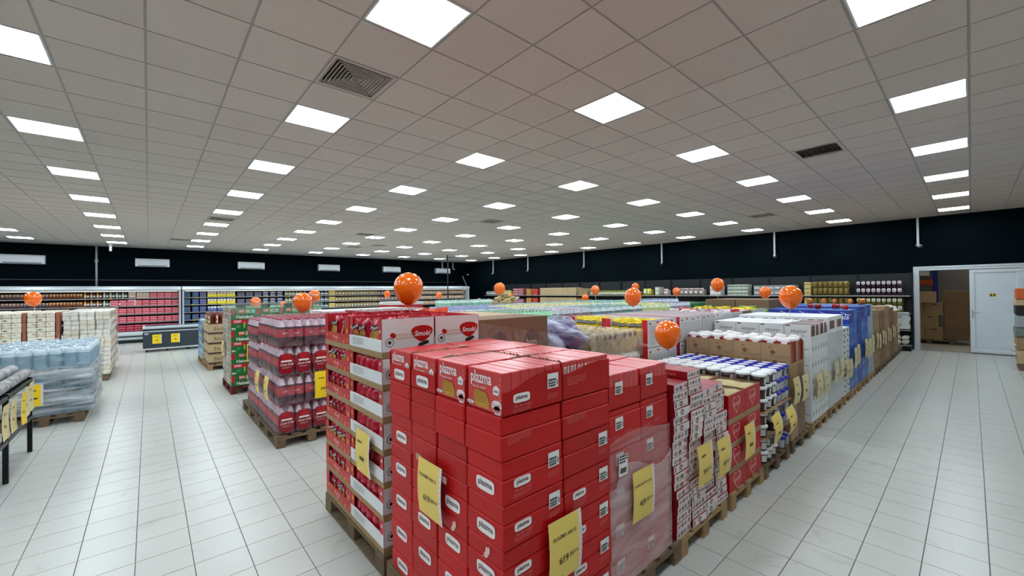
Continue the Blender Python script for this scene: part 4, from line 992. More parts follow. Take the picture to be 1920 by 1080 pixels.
# ------------------------------------------------------------------ rest of the second row
mixr = M('white and red sachet', (206, 190, 188), .35, .5, 24)
def open_tray(w, d, h, mat, lining=None):
    t = .006; m = MB(); m.box(0, 0, 0, w, d, t).box(0, 0, t, w, t, h).box(0, d - t, t, w, d, h).box(0, t, t, t, d - t, h).box(w - t, t, t, w, d - t, h)
    return T('open_tray', m.mesh('open_tray', mat))
bag_r = T('snack_bag', pillow(.16, .2, .07, redp, seed=31).mesh('snack_bag', redp)); bag_w = T('snack_bag', pillow(.16, .2, .07, mixr, seed=32).mesh('snack_bag', mixr)); bag_y = T('snack_bag', pillow(.16, .2, .07, foily, seed=33).mesh('snack_bag', foily)); bag_g = T('snack_bag', pillow(.16, .2, .07, foilg, seed=34).mesh('snack_bag', foilg))
otw = open_tray(.39, .585, .30, greyc); otk = open_tray(.39, .585, .30, kraftd)
clw = box_T('display_carton', .39, .585, .30, greyc)
for i, (tt, bg, nm) in enumerate(((otw, bag_w, 'white and red'), (otw, bag_r, 'red'), (otk, bag_w, 'white and red'), (otw, bag_y, 'yellow'), (otw, bag_g, 'green'))):
    x = 6.78 + i * .42
    if i % 2 == 0: pallet(x - .02, 2.6, 'the open trays of %s bags, %s across' % (nm, ORD[i]), palF)
    for j in range(2):
        for k in range(4): thing(clw if tt is otw else box_T('display_carton', .39, .585, .30, kraftd), 'closed carton below the %s bags, %s across, %s back, %s layer down' % (nm, ORD[i], ORD[j], ORD[4 - k]), 'carton', 'cartons under the open bag trays', (x, 2.605 + j * .59, PZ + k * .262), sc=(1, 1, .87))
        z = PZ + 4 * .262
        thing(tt, 'open tray heaped with %s bags, %s across, %s back' % (nm, ORD[i], ORD[j]), 'tray', 'open trays of snack bags', (x, 2.605 + j * .59, z))
        for a in range(2):
            for b in range(4):
                thing(bg, '%s bag, open tray %s across %s back, bag %s along %s deep' % (nm, ORD[i], ORD[j], ORD[b], ORD[a]), 'snack bag', '%s bags in the open trays' % nm, (x + .11 + a * .17, 2.70 + j * .59 + b * .13, z + .12 + U(0, .04)), U(-1.5, 1.5), rx=U(0, .7))
bbig = box_T('long_brown_carton', .60, .595, .375, kraftd, [T('carton_print', MB().text('KARTON', .03, onleft(-.001, .3, .05), 0).mesh('carton_print', MATS['crimson lettering']) if 0 else MB().lines(.12, .02, 1, onleft(-.001, .3, .06), 0, th=.6).mesh('carton_print', MATS['crimson lettering']))])
pallet(9.0, 2.6, 'the long brown cartons', palF)
for i in range(2):
    for j in range(2):
        for k in range(4): thing(bbig, 'long brown carton behind the white row, %s across, %s back, %s layer down' % (ORD[i], ORD[j], ORD[3 - k]), 'carton', 'long brown cartons', (9.0 + i * .61, 2.62 + j * .61, PZ + k * .378), U(-.01, .01))
def filler(x, y, nx, ny, w, d, h, nz, mat, what, cat='carton', prt=()):
    t = box_T('carton', w, d, h, mat, prt); stack(lambda i, j, top: t, x, y, PZ, nx, ny, nz, w, d, h, what, cat, what + ' load')
for q, (x, mt, hh, nz) in enumerate(((10.3, blued, .21, 6), (11.3, kraft, .3, 4), (12.3, whitec, .25, 5), (13.3, kraftd, .3, 4), (14.3, greyc, .24, 5))):
    pallet(x, 2.6, 'the %s load of the far second row' % ORD[q], palFd); pallet(x + .0, 3.8 if 0 else 2.6, 'x', palFd) if 0 else None
    filler(x, 2.62, 2, 3, .39, .39, hh, nz, mt, '%s carton, second row far load' % ('deep blue', 'tan', 'white', 'brown', 'grey')[q])

# ================================================================== bottles in shrink packs
cola = M('cola', (34, 6, 10), .08, .05, spec=.6); colr = M('cola label red', (176, 22, 34), .3, .05); capr = M('red bottle cap', (170, 24, 40), .35, .02)
pet = M('clear bottle plastic', (214, 222, 228), .12, .05, spec=.7)
petf = film('clear shrink film', (220, 180, 192), .03, .28, 9, (1, 1, 2), .6, .08)
def bottle_geo(m, cx, cy, h, r, mats, n=10, z0=0, label=True):
    """liquid body, label band, clear shoulder, cap: material slots in that order"""
    m.lathe([(r * .75, 0), (r, .03 * h / .33), (r * .96, h * .25)], n, cx, cy, mats[0], z0, cap=False)
    m.lathe([(r * .98, h * .25), (r * 1.0, h * .3), (r * 1.0, h * .62), (r * .96, h * .70)], n, cx, cy, mats[0], z0, cap=False)
    if label: m.lathe([(r * 1.015, h * .34), (r * 1.015, h * .62)], n, cx, cy, mats[1], z0, cap=False)
    m.lathe([(r * .96, h * .70), (r * .62, h * .84), (r * .36, h * .92), (r * .34, h * .94)], n, cx, cy, mats[2], z0, cap=False)
    m.lathe([(r * .40, h * .93), (r * .42, h * .995), (r * .36, h)], n, cx, cy, mats[3], z0)
def shrink_geo(nx, ny, r, h, n=10, puff=.003):
    m = MB(); W = nx * 2 * r; D = ny * 2 * r; vs = []; per = []
    for a in range(4 * n):
        t = 2 * pi * a / (4 * n); c, s_ = cos(t), sin(t); q = 2 / 7.0
        per.append((math.copysign(abs(c) ** q, c), math.copysign(abs(s_) ** q, s_)))
    lev = [(.02, .97), (.10, 1.0), (.6, 1.0), (.72, .99), (.88, .86), (.97, .74), (1.012, .62)]
    for z, f in lev:
        for k, (a, b) in enumerate(per):
            px_ = a * (W / 2 + puff - (1 - f) * r * 1.3); py_ = b * (D / 2 + puff - (1 - f) * r * 1.3); vs.append((W / 2 + px_, D / 2 + py_, z * h))
    P = len(per); fs = [(i * P + k, i * P + (k + 1) % P, (i + 1) * P + (k + 1) % P, (i + 1) * P + k) for i in range(len(lev) - 1) for k in range(P)]
    fs.append(tuple((len(lev) - 1) * P + k for k in range(P)))
    return m.add(vs, fs, 0, True)
def pack_of(nx, ny, r, h, mats, name, bname, filmm, parts=True, prt=None, n=10):
    one = MB(); bottle_geo(one, 0, 0, h, r, (0, 1, 2, 3), n); bm = one.mesh(bname, mats)
    kids = [T('shrink_film', shrink_geo(nx, ny, r, h).mesh('shrink_film', filmm))] if filmm else []
    if prt: kids.append(prt)
    if parts:
        kids += [T(bname, bm, (r + i * 2 * r, r + j * 2 * r, 0), rz=.7 * (i * 3 + j)) for i in range(nx) for j in range(ny)]
        return T(name, None, kids=kids)
    m = MB()
    for i in range(nx):
        for j in range(ny): bottle_geo(m, r + i * 2 * r, r + j * 2 * r, h, r, (0, 1, 2, 3), n)
    return T(name, m.mesh(name, mats), kids=kids)
CR, CHh = .049, .352
coke_p = MB(); coke_p.disc(.088, .125, onfront(.098, -.007, .155), 0, 20, 0, 4).disc(.05, .055, onfront(.098, -.009, .225), 3, 14, 0, 2.2)
coke_p.plate(.12, .02, onfront(.098, -.010, .185), 1).text('Coca-Cola', .042, onfront(.098, -.010, .145, .03), 1, off=.008, shear=.35, sx=.8).lines(.1, .022, 2, onfront(.098, -.010, .105), 2)
coke_print = coke_p.mesh('film_print', [M('printed film red', (150, 20, 36), .25, .06, alpha=.82), white, MATS['pink white lettering'], colr])
cm = [cola, colr, M('cola bottle shoulder', (196, 180, 190), .1, .1, spec=.8), capr]
lab1 = MB(); bottle_geo(lab1, 0, 0, CHh, CR, (0, 1, 2, 3), 12)
for a in range(3): lab1.text('Cola', .032, Matrix.Rotation(a * 2.1, 4, 'Z') @ onfront(0, -CR * 1.03, CHh * .48, .2), 4, off=.006, shear=.35, sx=.8)
cokeb = lab1.mesh('bottle', cm + [white])
def cokepack(nx, ny, prt):
    k = [T('shrink_film', shrink_geo(nx, ny, CR, CHh).mesh('shrink_film', petf))]
    if prt: k.append(T('film_print', coke_print))
    k += [T('bottle', cokeb, (CR + i * 2 * CR, CR + j * 2 * CR, 0), rz=.4 + .5 * i) for i in range(nx) for j in range(ny)]
    return T('bottle_pack', None, kids=k)
ckA = cokepack(2, 3, True); ckB = cokepack(3, 2, False)
pallet(1.145, 5.585, 'the cola packs', palD); pallet(1.145, 6.80, 'the rear cola packs', palD); pallet(1.98, 5.585, 'the inner cola packs', palF)
sheetb = box_T('cardboard_sheet', 1.1, 1.2, .005, kraftd)
for k in range(4):
    A = k % 2 == 0; w, d = (.2, .298) if A else (.298, .2); nx, ny = (5, 4) if A else (3, 6)
    if k == 3: nx = 4
    for i in range(nx):
        for j in range(ny):
            if k < 3 and i > 0 and j > 0: continue
            thing(ckA if A else ckB, 'shrink-wrapped cola %s pack, %s across, %s row back, %s layer down' % ('printed' if A else 'plain', ORD[i], ORD[j], ORD[3 - k]), 'bottle pack', 'cola bottle packs',
                  (1.165 + i * w + U(-.004, .004) + .012 * (k % 2), 5.62 + j * (d + .002) + U(-.003, .003), PZ + .001 + k * (CHh + .006)), U(-.01, .01))
for k in range(4):
    for j in range(4):
        for i in range(3):
            if k < 3 and i > 0: continue
            thing(ckB, 'shrink-wrapped cola pack on the rear cola pallet, %s across, %s back, %s layer down' % (ORD[i], ORD[j], ORD[3 - k]), 'bottle pack', 'rear cola bottle packs', (1.17 + i * .3, 6.88 + j * .202, PZ + .001 + k * .340), U(-.01, .01), sc=(1, 1, .96))
sheet('', '349.99', (1.69, 5.585, .875), 'bright yellow price sheet on the front of the cola packs', mat=yelb, curl=.01, h=.34)
sheet('', '', (1.115, 6.50, .83), 'pale yellow price sheet on the aisle side, rear cola packs', True, curl=.02); sheet('', '', (1.12, 5.96, .83), 'pale yellow price sheet on the aisle side, nearer cola packs', True, curl=.02)
# red cans in a tray on brown cartons
pallet(2.36, 5.585, 'the red canned drinks', palF); pallet(3.17, 5.585, 'the second load of red cans', palF)
canr = M('red can', (168, 20, 40), .25, .1, spec=.7); can = MB().lathe([(.024, 0), (.030, .008), (.030, .105), (.024, .115)], 9)
can.disc(.012, .02, onfront(0, -.0305, .06), 1, 7)
can = T('drink_can', can.mesh('drink_can', [canr, MATS['pink white lettering']]))
ctr = box_T('brown_carton', .60, .58, .33, kraft, [T('paper_label', MB().plate(.09, .07, onfront(.45, -.002, .25), 0).lines(.06, .02, 1, onfront(.45, -.003, .25), 1, th=.6).mesh('paper_label', [white, ink]))])
flm = film('clear pack film', (240, 232, 236), .12, .5, 6, (2, 2, 2), .6, .1)
for i in range(2):
    for j in range(2):
        for k in range(4):
            if k < 3 and i and j: continue
            thing(ctr, 'brown carton under the red cans, %s across, %s back, %s layer down' % (ORD[i], ORD[j], ORD[3 - k]), 'carton', 'brown cartons under the red cans', (2.36 + i * .605, 5.60 + j * .585, PZ + k * .335))
z = PZ + 4 * .335
for i in range(20):
    for j in range(14):
        if 0 < i < 19 and 0 < j < 13: continue
        thing(can, 'red drink can in the film-covered tray, %s along, %s back' % (ORD[i], ORD[j]), 'can', 'red cans in the film-covered tray', (2.40 + i * .0612, 5.64 + j * .083, z + .001), U(-1, 1))
m = MB(); m.box(2.365, 5.605, z + .118, 3.60, 6.77, z + .122); thing(T('film_cover', m.mesh('film_cover', flm)), 'glossy film cover over the tray of red cans', 'plastic film')
cr = T('crisp_bag', pillow(.36, .17, .08, M('red and yellow crisp bag', (214, 60, 30), .2, .6, 9, bump=.3), seed=44).mesh('crisp_bag', MATS['red and yellow crisp bag']), kids=[T('yellow_band', MB().plate(.30, .05, onfront(0, -.041, .05), 0).mesh('yellow_band', foily))])
for q in range(2): thing(cr, 'red and yellow crisp bag leaning on the can tray, %s from left' % ORD[q], 'crisp bag', 'crisp bags leaning on the can tray', (3.08 + q * .33, 5.56, z - .03), U(-.1, .1), ry=-.1)
# fields of bottle packs
def bcol(n, body, label, sh, cap): return [M(n + ' drink', body, .1, .06, spec=.7), M(n + ' label', label, .3, .2, 30), M(n + ' shoulder', sh, .12, .05, spec=.7), M(n + ' cap', cap, .35, .02)]
KB = {
 'pink-capped clear': bcol('pink water', (196, 210, 220), (210, 150, 170), (232, 238, 242), (190, 70, 90)),
 'neon green': bcol('lime', (60, 190, 100), (90, 210, 120), (150, 236, 176), (20, 120, 60)),
 'pink-labelled dark': bcol('dark cola', (50, 30, 36), (170, 84, 96), (196, 200, 210), (196, 176, 190)),
 'teal-capped dark': bcol('teal', (40, 60, 64), (60, 130, 126), (206, 226, 224), (24, 130, 116)),
 'pale lime': bcol('lemon', (196, 214, 120), (206, 220, 130), (224, 236, 196), (210, 214, 60)),
 'clear violet-capped': bcol('violet', (150, 160, 176), (120, 120, 160), (220, 222, 232), (120, 100, 150)),
 'blue-capped water': bcol('blue water', (190, 212, 226), (70, 120, 190), (228, 236, 242), (40, 70, 170)),
 'mint green': bcol('mint', (140, 206, 180), (120, 190, 160), (210, 236, 224), (60, 160, 130)),
 'yellow-capped': bcol('yellow', (206, 210, 140), (216, 206, 90), (230, 234, 206), (224, 206, 60)),
}
KT = {}
pff = film('far pack film', (238, 242, 244), .0, .42, 16, (1, 1, 2), .8, .06)
for k_n, v_ in KB.items(): KT[k_n] = pack_of(3, 2, .045, .33, v_, 'bottle_pack', 'bottle', pff, parts=False, n=8)
def field(kind, x0, x1, y0, ny, ztop, where):
    t = KT[kind]; nx = max(1, int((x1 - x0) / .275)); h = .335
    t = (kind.split()[0].replace('-', '_').replace('_capped', '').replace('_labelled', '') + '_bottle_pack',) + t[1:]
    for k in range(2):
        z = ztop - h * (2 - k)
        for i in range(nx):
            for j in range(ny):
                if k == 0 and j > 0 and i > 0: continue
                thing(t, '%s six-pack, %s, %s along, %s deep%s' % (kind, where, ORD[i], ORD[j], '' if k else ', lower layer'), 'bottle pack', '%s bottle packs, %s' % (kind, where), (x0 + i * (x1 - x0) / nx + U(-.004, .004), y0 + j * .19 + U(-.004, .004), z + U(0, .008)), U(-.03, .03))
    mm = MB(); mm.cbox(x0, y0, PZ + .001, x1 - .005, y0 + .19 * ny, ztop - 2 * h - .003, .01)
    thing(T('wrapped_load', mm.mesh('wrapped_load', wsk)), 'film-wrapped lower layers under the %s packs, %s' % (kind, where), 'wrapped load', 'wrapped lower layers in the blocks', (0, 0, 0))
def prow(x0, x1, y, what, n=None):
    what += ' near %d m' % x0 if 0 else ''
    n = n or max(1, round((x1 - x0) / .86)); st_ = (x1 - x0) / n
    for i in range(n): pallet(x0 + i * st_, y, what + ', %s along' % ORD[i], palF)
B2 = [('pink-capped clear', 3.65, 4.65, 1.50), ('neon green', 4.65, 6.10, 1.49), ('pink-labelled dark', 6.2, 7.35, 1.49), ('teal-capped dark', 7.4, 9.5, 1.49), ('pale lime', 9.5, 11.0, 1.49), ('clear violet-capped', 11.0, 12.2, 1.50)]
for kd, xa, xb, zt_ in B2:
    prow(xa, xb, 5.585, 'the %s bottles in the second block' % kd)
    field(kd, xa, xb, 5.6, 6, zt_, 'front bottle block row')
crg = box_T('crate', .39, .29, .26, M('green tray', (26, 110, 60), .4, .2, 14))
pallet(12.3, 5.585, 'the green trays', palF); stack(lambda i, j, top: crg, 12.3, 5.6, PZ, 3, 4, 5, .39, .29, .26, 'green drinks tray past the bottles', 'tray', 'green drinks trays')
for kd, xa, xb, zt_ in (('blue-capped water', 3.7, 6.0, 1.52), ('yellow-capped', 6.1, 9.3, 1.53), ('mint green', 9.3, 12.2, 1.54), ('blue-capped water', 12.3, 14.0, 1.55)):
    prow(xa, xb, 6.84, 'the %s bottles, rear row%s' % (kd, ' far end' if xa > 12 else ''))
    field(kd, xa, xb, 6.86, 5, zt_, 'rear bottle block row' + (' far end' if xa > 12 else ''))
# behind the cola: white-topped red trays
pallet(2.0, 6.84, 'the white-topped drinks trays', palF); pallet(2.85, 6.84, 'the second white-topped drinks trays', palF)
wt = box_T('drinks_tray', .39, .29, .24, M('white film drinks tray', (222, 218, 222), .3, .25, 30), [T('red_band', MB().box(-.001, -.001, .02, .391, .291, .14, 0).mesh('red_band', capr))])
stack(lambda i, j, top: wt, 2.12, 6.88, PZ, 4, 3, 6, .39, .29, .24, 'white-topped drinks tray behind the cola', 'tray', 'white-topped drinks trays')

# ------------------------------------------------------------------ green beer cartons
pallet(1.14, 9.195, 'the green beer cartons', palR); pallet(1.98, 9.195, 'the inner green beer cartons', palF)
grn = M('beer carton green', (22, 104, 44), .35, .08, 20); ends = M('beer carton end print', (190, 176, 160), .4, .6, 30); brd = M('beer red', (186, 30, 40), .35, .05)
def beer(kind):
    w, d = (.40, .265) if kind else (.265, .40); h = .208
    m = MB(); m.cbox(0, 0, 0, w, d, h, .003)
    p = MB()
    if kind:
        p.text('Heineken', .085, onfront(w * .55, -.0015, .045), 0, off=.02, sx=.85).plate(.10, .07, onfront(w * .42, -.001, .15), 1).plate(.05, .12, onfront(.03, -.001, .14), 1)
        p.lines(.085, .05, 3, onfront(w * .42, -.002, .15), 0, th=.5).plate(.14, .07, onfront(w * .80, -.001, .15), 3)
        s5 = [tuple(onfront(w * .78, -.002, .15) @ Vector((.03 * (1 if q % 2 == 0 else .42) * sin(q * pi / 5), .03 * (1 if q % 2 == 0 else .42) * cos(q * pi / 5), 0))) for q in range(10)]
        p.poly(s5, 1).disc(.012, .045, onfront(w * .60, -.002, .15), 4, 8)
    else:
        p.plate(w * .96, .075, onfront(w / 2, -.001, .165), 1).lines(.12, .045, 3, onfront(w * .4, -.002, .165), 0, th=.5).text('en', .07, onfront(.04, -.0015, .04), 0, off=.02).disc(.014, .06, onfront(w * .8, -.002, .10), 4, 8).lines(.06, .04, 3, onfront(w * .45, -.0015, .07), 3, th=.4)
    e = MB(); e.plate(d * .96, h * .94, onleft(-.001, d / 2, h / 2), 0)
    for q in range(3): e.disc(.022, .08, onleft(-.002, d * (.2 + q * .3), h * .48), 1 + q % 2, 8, 0, 1.6).disc(.03, .02, onleft(-.003, d * (.2 + q * .3), h * .5), 3, 8)
    return T('beer_carton', m.mesh('beer_carton', grn), kids=[T('front_print', p.mesh('front_print', [white, brd, blk, MATS['mint drink'], M('beer gold', (190, 170, 70), .3, .1)])), T('end_print', e.mesh('end_print', [ends, grn, brd, whitec]))])
b1, b0 = beer(True), beer(False)
for k in range(7):
    A = k % 2 == 0; w, d = (.403, .268) if A else (.268, .403); nx, ny = (4, 4) if A else (6, 3)
    for i in range(nx):
        for j in range(ny):
            if k < 6 and i and j: continue
            thing(b1 if A else b0, 'green beer carton with %s, %s across, %s back, %s layer down' % ('large white name' if A else 'red band', ORD[i], ORD[j], ORD[6 - k]), 'carton', 'green beer cartons', (1.15 + i * w, 9.22 + j * d, PZ + k * .209), U(-.006, .006))
bcap = MB()
for i in range(4): 
    for j in range(3): bcap.lathe([(.014, 0), (.016, .05), (.012, .07)], 7, .15 + i * .035, .05 + j * .05, 0, .209)
bcT = T('bottle_cluster', bcap.mesh('bottle_cluster', blk))
for i in range(4): thing(bcT, 'dark bottle necks showing in the top green beer carton, %s across' % ORD[i], 'bottles', 'dark bottle necks on the beer cartons', (1.12 + i * .403, 9.2, PZ + 6 * .209 + .005))
flg = film('green tinted film', (200, 226, 206), .05, .30, 6, (2, 2, 2), .6, .12)
thing(T('stretch_film', wrap_shell(1.135, 9.205, 2.78, 10.32, 1.40, 1.675, 'film_beer', flg, .01, seed=21, top=1)), 'greenish clear film over the top beer cartons', 'plastic film')
sheet('', '', (1.50, 9.17, .92), 'bright yellow price sheet beside the green beer cartons', mat=yelb, curl=.01, h=.32); sheet('', '', (1.115, 10.0, .94), 'pale price sheet on the aisle side of the beer cartons', True, curl=.02)
# white flat-topped trays, mint bottles and more beyond
pallet(4.9, 12.5, 'the white film trays', palF); stack(lambda i, j, top: wt, 5.9, 12.6, PZ, 3, 3, 6, .39, .29, .235, 'pale film tray beyond the red cans', 'tray', 'pale film trays', hide=True)
for q in range(2): pallet(5.85 + q * .85, 12.55, 'the pale film trays, %s along' % ORD[q], palF)
for kd, xa, xb, ya, zt_ in (('mint green', 8.0, 10.2, 12.6, 1.56), ('pink-capped clear', 3.0, 5.8, 9.3, 1.42), ('blue-capped water', 5.8, 8.2, 9.3, 1.46), ('mint green', 8.2, 10.8, 9.3, 1.47), ('teal-capped dark', 10.8, 13.6, 9.3, 1.48)):
    prow(xa, xb, ya - .03, 'the %s bottles, far block %s' % (kd, 'near the chillers' if ya > 12 else 'by the beer'))
    field(kd, xa, xb, ya, 4, zt_, 'far block near the chillers' if ya > 12 else 'far block by the beer')
# heap of crisp bags
pallet(10.6, 12.5, 'the heap of tan crisp bags', palF)
mm = MB(); mm.cbox(10.6, 12.5, PZ, 11.4, 13.6, 1.4, .01); thing(T('crisp_bin', mm.mesh('crisp_bin', kraft)), 'brown bin under the heap of tan crisp bags', 'bin')
tanb = M('tan crisp bag', (206, 176, 120), .35, .5, 20); tb_ = T('crisp_bag', pillow(.26, .3, .12, tanb, seed=77).mesh('crisp_bag', tanb))
for q in range(14): thing(tb_, 'tan crisp bag in the far heap, %s across, %s back' % (ORD[q % 4], ORD[q // 4]), 'crisp bag', 'tan crisp bags in the far heap', (10.75 + (q % 4) * .17, 12.6 + (q // 4) * .24, 1.47 + .05 * (q % 4 in (1, 2))), U(-2, 2), rx=U(.9, 1.5))

# ------------------------------------------------------------------ brown 3in1 cartons and blue packs at the aisle
pallet(1.08, 12.47, 'the 3in1 cartons', palW); pallet(1.06, 13.7, 'the blue and white packs', palW)
n3 = MB().text('3in1', .13, onfront(.2, -.001, .13), 0, off=.004, shear=.1).mesh('lettering', M('brown lettering', (84, 58, 40), .6, 0)); bnd = MB().box(-.001, -.001, .0, .397, .397, .05).mesh('dark_band', M('dark brown band', (88, 56, 44), .5, .05))
c3 = box_T('brown_carton', .396, .396, .245, kraftl, [T('lettering', n3), T('dark_band', bnd)])
stack(lambda i, j, top: c3, 1.095, 12.5, PZ, 2, 3, 4, .396, .396, .247, 'pale brown 3in1 carton', 'carton', 'pale brown 3in1 cartons')
cfb = T('coffee_bag', pillow(.11, .27, .09, M('brown coffee bag', (110, 40, 36), .25, .3, 16), seed=51).mesh('coffee_bag', MATS['brown coffee bag']), kids=[T('cream_stripe', MB().plate(.03, .18, onfront(0, -.046, .12), 0).mesh('cream_stripe', cream))])
for i in range(6):
    for j in range(5): thing(cfb, 'brown and cream bag standing on the 3in1 cartons, %s across, %s back' % (ORD[i], ORD[j]), 'bag', 'brown and cream bags', (1.15 + i * .125, 12.57 + j * .2, PZ + 4 * .247 + .001), U(-.3, .3) - (.8 if i == 0 else 0))
bw = M('blue and white pack', (150, 186, 220), .3, .7, 5)
bp = box_T('blue_pack', .39, .28, .20, bw, [T('blue_print', MB().plate(.2, .1, onleft(-.001, .14, .1), 0).plate(.3, .08, onfront(.2, -.001, .1), 0).mesh('blue_print', M('pack blue', (30, 100, 200), .4, .1)))])
stack(lambda i, j, top: bp, 1.07, 13.72, PZ, 2, 4, 5, .39, .28, .21, 'blue and white pack behind the 3in1 cartons', 'pack', 'blue and white packs')

# ================================================================== left side: wrapped water jugs
pallet(-2.4, 8.87, 'the water jugs, inner one', palD); pallet(-1.53, 8.87, 'the water jugs at the aisle', palD); pallet(-1.53, 10.1 - .02, 'the rear water jugs', palD)
wat = M('pale blue jug plastic', (150, 190, 208), .10, .12, 30, bump=.3, alpha=.62, spec=.8, stretch=(.3, .3, 3)); watc = M('jug cap pale blue', (200, 216, 226), .3, .02)
jg = MB(); pr_ = [(.058, 0), (.070, .012)]
for q in range(7): pr_ += [(.070, .02 + q * .026), (.066, .033 + q * .026)]
pr_ += [(.070, .21)]
jg.lathe(pr_, 14, cap=False); jg.lathe([(.070, .21), (.064, .25), (.044, .285), (.024, .298), (.022, .305)], 14, mi=2, cap=False); jg.lathe([(.025, .300), (.027, .325), (.022, .328)], 10, mi=1)
jug = T('water_jug', jg.mesh('water_jug', [wat, watc, M('clear jug shoulder', (214, 232, 240), .08, .1, 20, alpha=.8, spec=1.0)]))
for k in range(3):
    for i in range(11):
        for j in range(11):
            x = -.73 - i * .1475 - (.06 if j % 2 else 0)
            if k < 2 and (i > 0 and j > 0): continue
            if k == 2 and i > 6 and j > 3: continue
            thing(jug, 'pale blue water jug, %s from the aisle, %s row back, %s layer down' % (ORD[i], ORD[j], ORD[2 - k]), 'water jug', 'pale blue water jugs', (x + U(-.004, .004), 8.98 + j * .142, PZ + .002 + k * .333 + (U(0, .012) if k == 2 else 0)), U(-1, 1))
fw = film('water film', (176, 188, 196), .30, .88, 1.3, (.8, .8, 7), 1.0, .06, .12); fw2 = film('water film top', (206, 226, 238), .04, .40, 3, (2, 2, 6), 1.0, .05, .08)
def _tint(m, c1, c2):
    nt = m.node_tree; b = nt.nodes['Principled BSDF']; nz = [n for n in nt.nodes if n.type == 'TEX_NOISE'][0]
    r = nt.nodes.new('ShaderNodeValToRGB'); r.color_ramp.elements[0].position = .38; r.color_ramp.elements[1].position = .64
    r.color_ramp.elements[0].color = rgb(c1); r.color_ramp.elements[1].color = rgb(c2); nt.links.new(nz.outputs['Fac'], r.inputs[0]); nt.links.new(r.outputs[0], b.inputs['Base Color']); return m
_tint(fw, (112, 122, 130), (222, 230, 234))  # whitish film folds, with some glossy highlight painted into the colour
thing(T('stretch_film', wrap_shell(-2.35, 8.885, -.648, 10.62, .15, lambda p: .80 + .02 * sin(p * 30), 'film_water', fw, .018, n=26, nz=12, seed=31)), 'greyish glossy stretch film round the lower water jugs', 'plastic film', 'film round the water jugs')
thing(T('stretch_film', wrap_shell(-2.345, 8.89, -.653, 10.61, .78, lambda p: 1.10 + .02 * sin(p * 44), 'film_water_top', fw2, .012, n=26, nz=6, seed=32)), 'clear blueish film round the topmost water jugs', 'plastic film', 'film round the water jugs')
sheet('', '', (-1.22, 8.85, .62), 'bright yellow price sheet on the wrapped water jugs', mat=yelb, curl=.005, w=.13, h=.31)

# ================================================================== toilet paper loads
tpw = M('white paper pack film', (240, 234, 224), .3, .12, 14, bump=.35); tpc = M('cream paper pack film', (238, 226, 206), .3, .16, 12, bump=.35); tpb = M('terracotta print', (170, 98, 76), .5, .15); slate = M('slate print', (80, 92, 110), .5, 0)
def tp(w, d, h, mat, kind):
    m = MB(); nx = max(1, round(w / .115))
    for i in range(nx): m.cbox(i * w / nx + .001, 0, 0, (i + 1) * w / nx - .001, d, h * .5 - .001, .012).cbox(i * w / nx + .001, 0, h * .5 + .001, (i + 1) * w / nx - .001, d, h - .001, .012)
    k = []
    if kind == 1:
        p = MB().disc(.032, .013, onfront(w * .45, -.002, h * .25), 0, 12).disc(.02, .007, onfront(w * .62, -.002, h * .8), 0, 8).disc(.02, .007, onfront(w * .78, -.002, h * .8), 0, 8).disc(.06, .018, onfront(w * .3, -.002, h * .78, -.2), 1, 10)
        k = [T('pack_print', p.mesh('pack_print', [slate, M('tan swoosh', (196, 170, 140), .5, 0)])), T('side_panel', MB().plate(d * .9, h * .8, onright(w + .001, d / 2, h / 2), 0).mesh('side_panel', tpb))]
    elif kind == 2: k = [T('pack_print', MB().plate(d * .5, h * .6, onright(w + .001, d / 2, h / 2), 0).disc(.02, .03, onright(w + .002, d * .3, h / 2), 1, 8).mesh('pack_print', [tpb, slate]))]
    return T('paper_pack', m.mesh('paper_pack', mat), kids=k)
tA = tp(.38, .3, .198, tpc, 1); tB = tp(.23, .3, .198, tpw, 2); tBd = tp(.23, .3, .198, tpc, 2); tS = MB().box(0, 0, 0, .05, .25, .196).mesh('terracotta_strip', tpb)
for q in range(2): pallet(-1.47 - q * .83, 12.72, 'the paper packs, %s from the aisle' % ORD[q], palD); pallet(-1.47 - q * .83, 13.95, 'the rear paper packs, %s from the aisle' % ORD[q], palD)
for k in range(7):
    z = PZ + k * .2
    for j in range(8):
        for i in range(3):
            if k < 6 and j and i: continue
            thing(tBd if (i + k) % 3 == 0 else tB, 'plain white paper pack, %s from the aisle, %s row back, %s layer down' % (ORD[i], ORD[j], ORD[6 - k]), 'paper pack', 'plain white paper packs', (-.87 - i * .243 + U(-.008, .008) + (.01 if k % 2 else 0), 12.72 + j * .31 + U(-.01, .01), z), U(-.02, .02))
    for i in range(3):
        if k < 6 or True:
            thing(tA, 'cream paper pack with oval logo, %s from the plain ones, %s layer down' % (ORD[i], ORD[6 - k]), 'paper pack', 'cream logo paper packs', (-1.84 - i * .46 + U(-.006, .006), 12.70, z), U(-.01, .01))
            thing(T('terracotta_pack', tS), 'terracotta pack side between cream paper packs, %s from the plain ones, %s layer down' % (ORD[i], ORD[6 - k]), 'paper pack', 'terracotta pack sides', (-1.84 - i * .46 + .39, 12.73, z + .001))
    if k == 6:
        for i in range(3):
            for j in range(1, 7): thing(tA, 'cream paper pack in the top layer, %s from the plain ones, %s row back' % (ORD[i], ORD[j]), 'paper pack', 'cream logo paper packs', (-1.84 - i * .46, 12.70 + j * .31, z))
thing(T('stretch_film', wrap_shell(-1.32, 12.69, -.615, 15.25, .16, 1.56, 'film_paper', film('paper load film', (240, 238, 232), .03, .30, 5, (3, 3, 2), .8, .15), .03, seed=41, n=12)), 'wrinkled clear film round the plain white paper packs', 'plastic film')

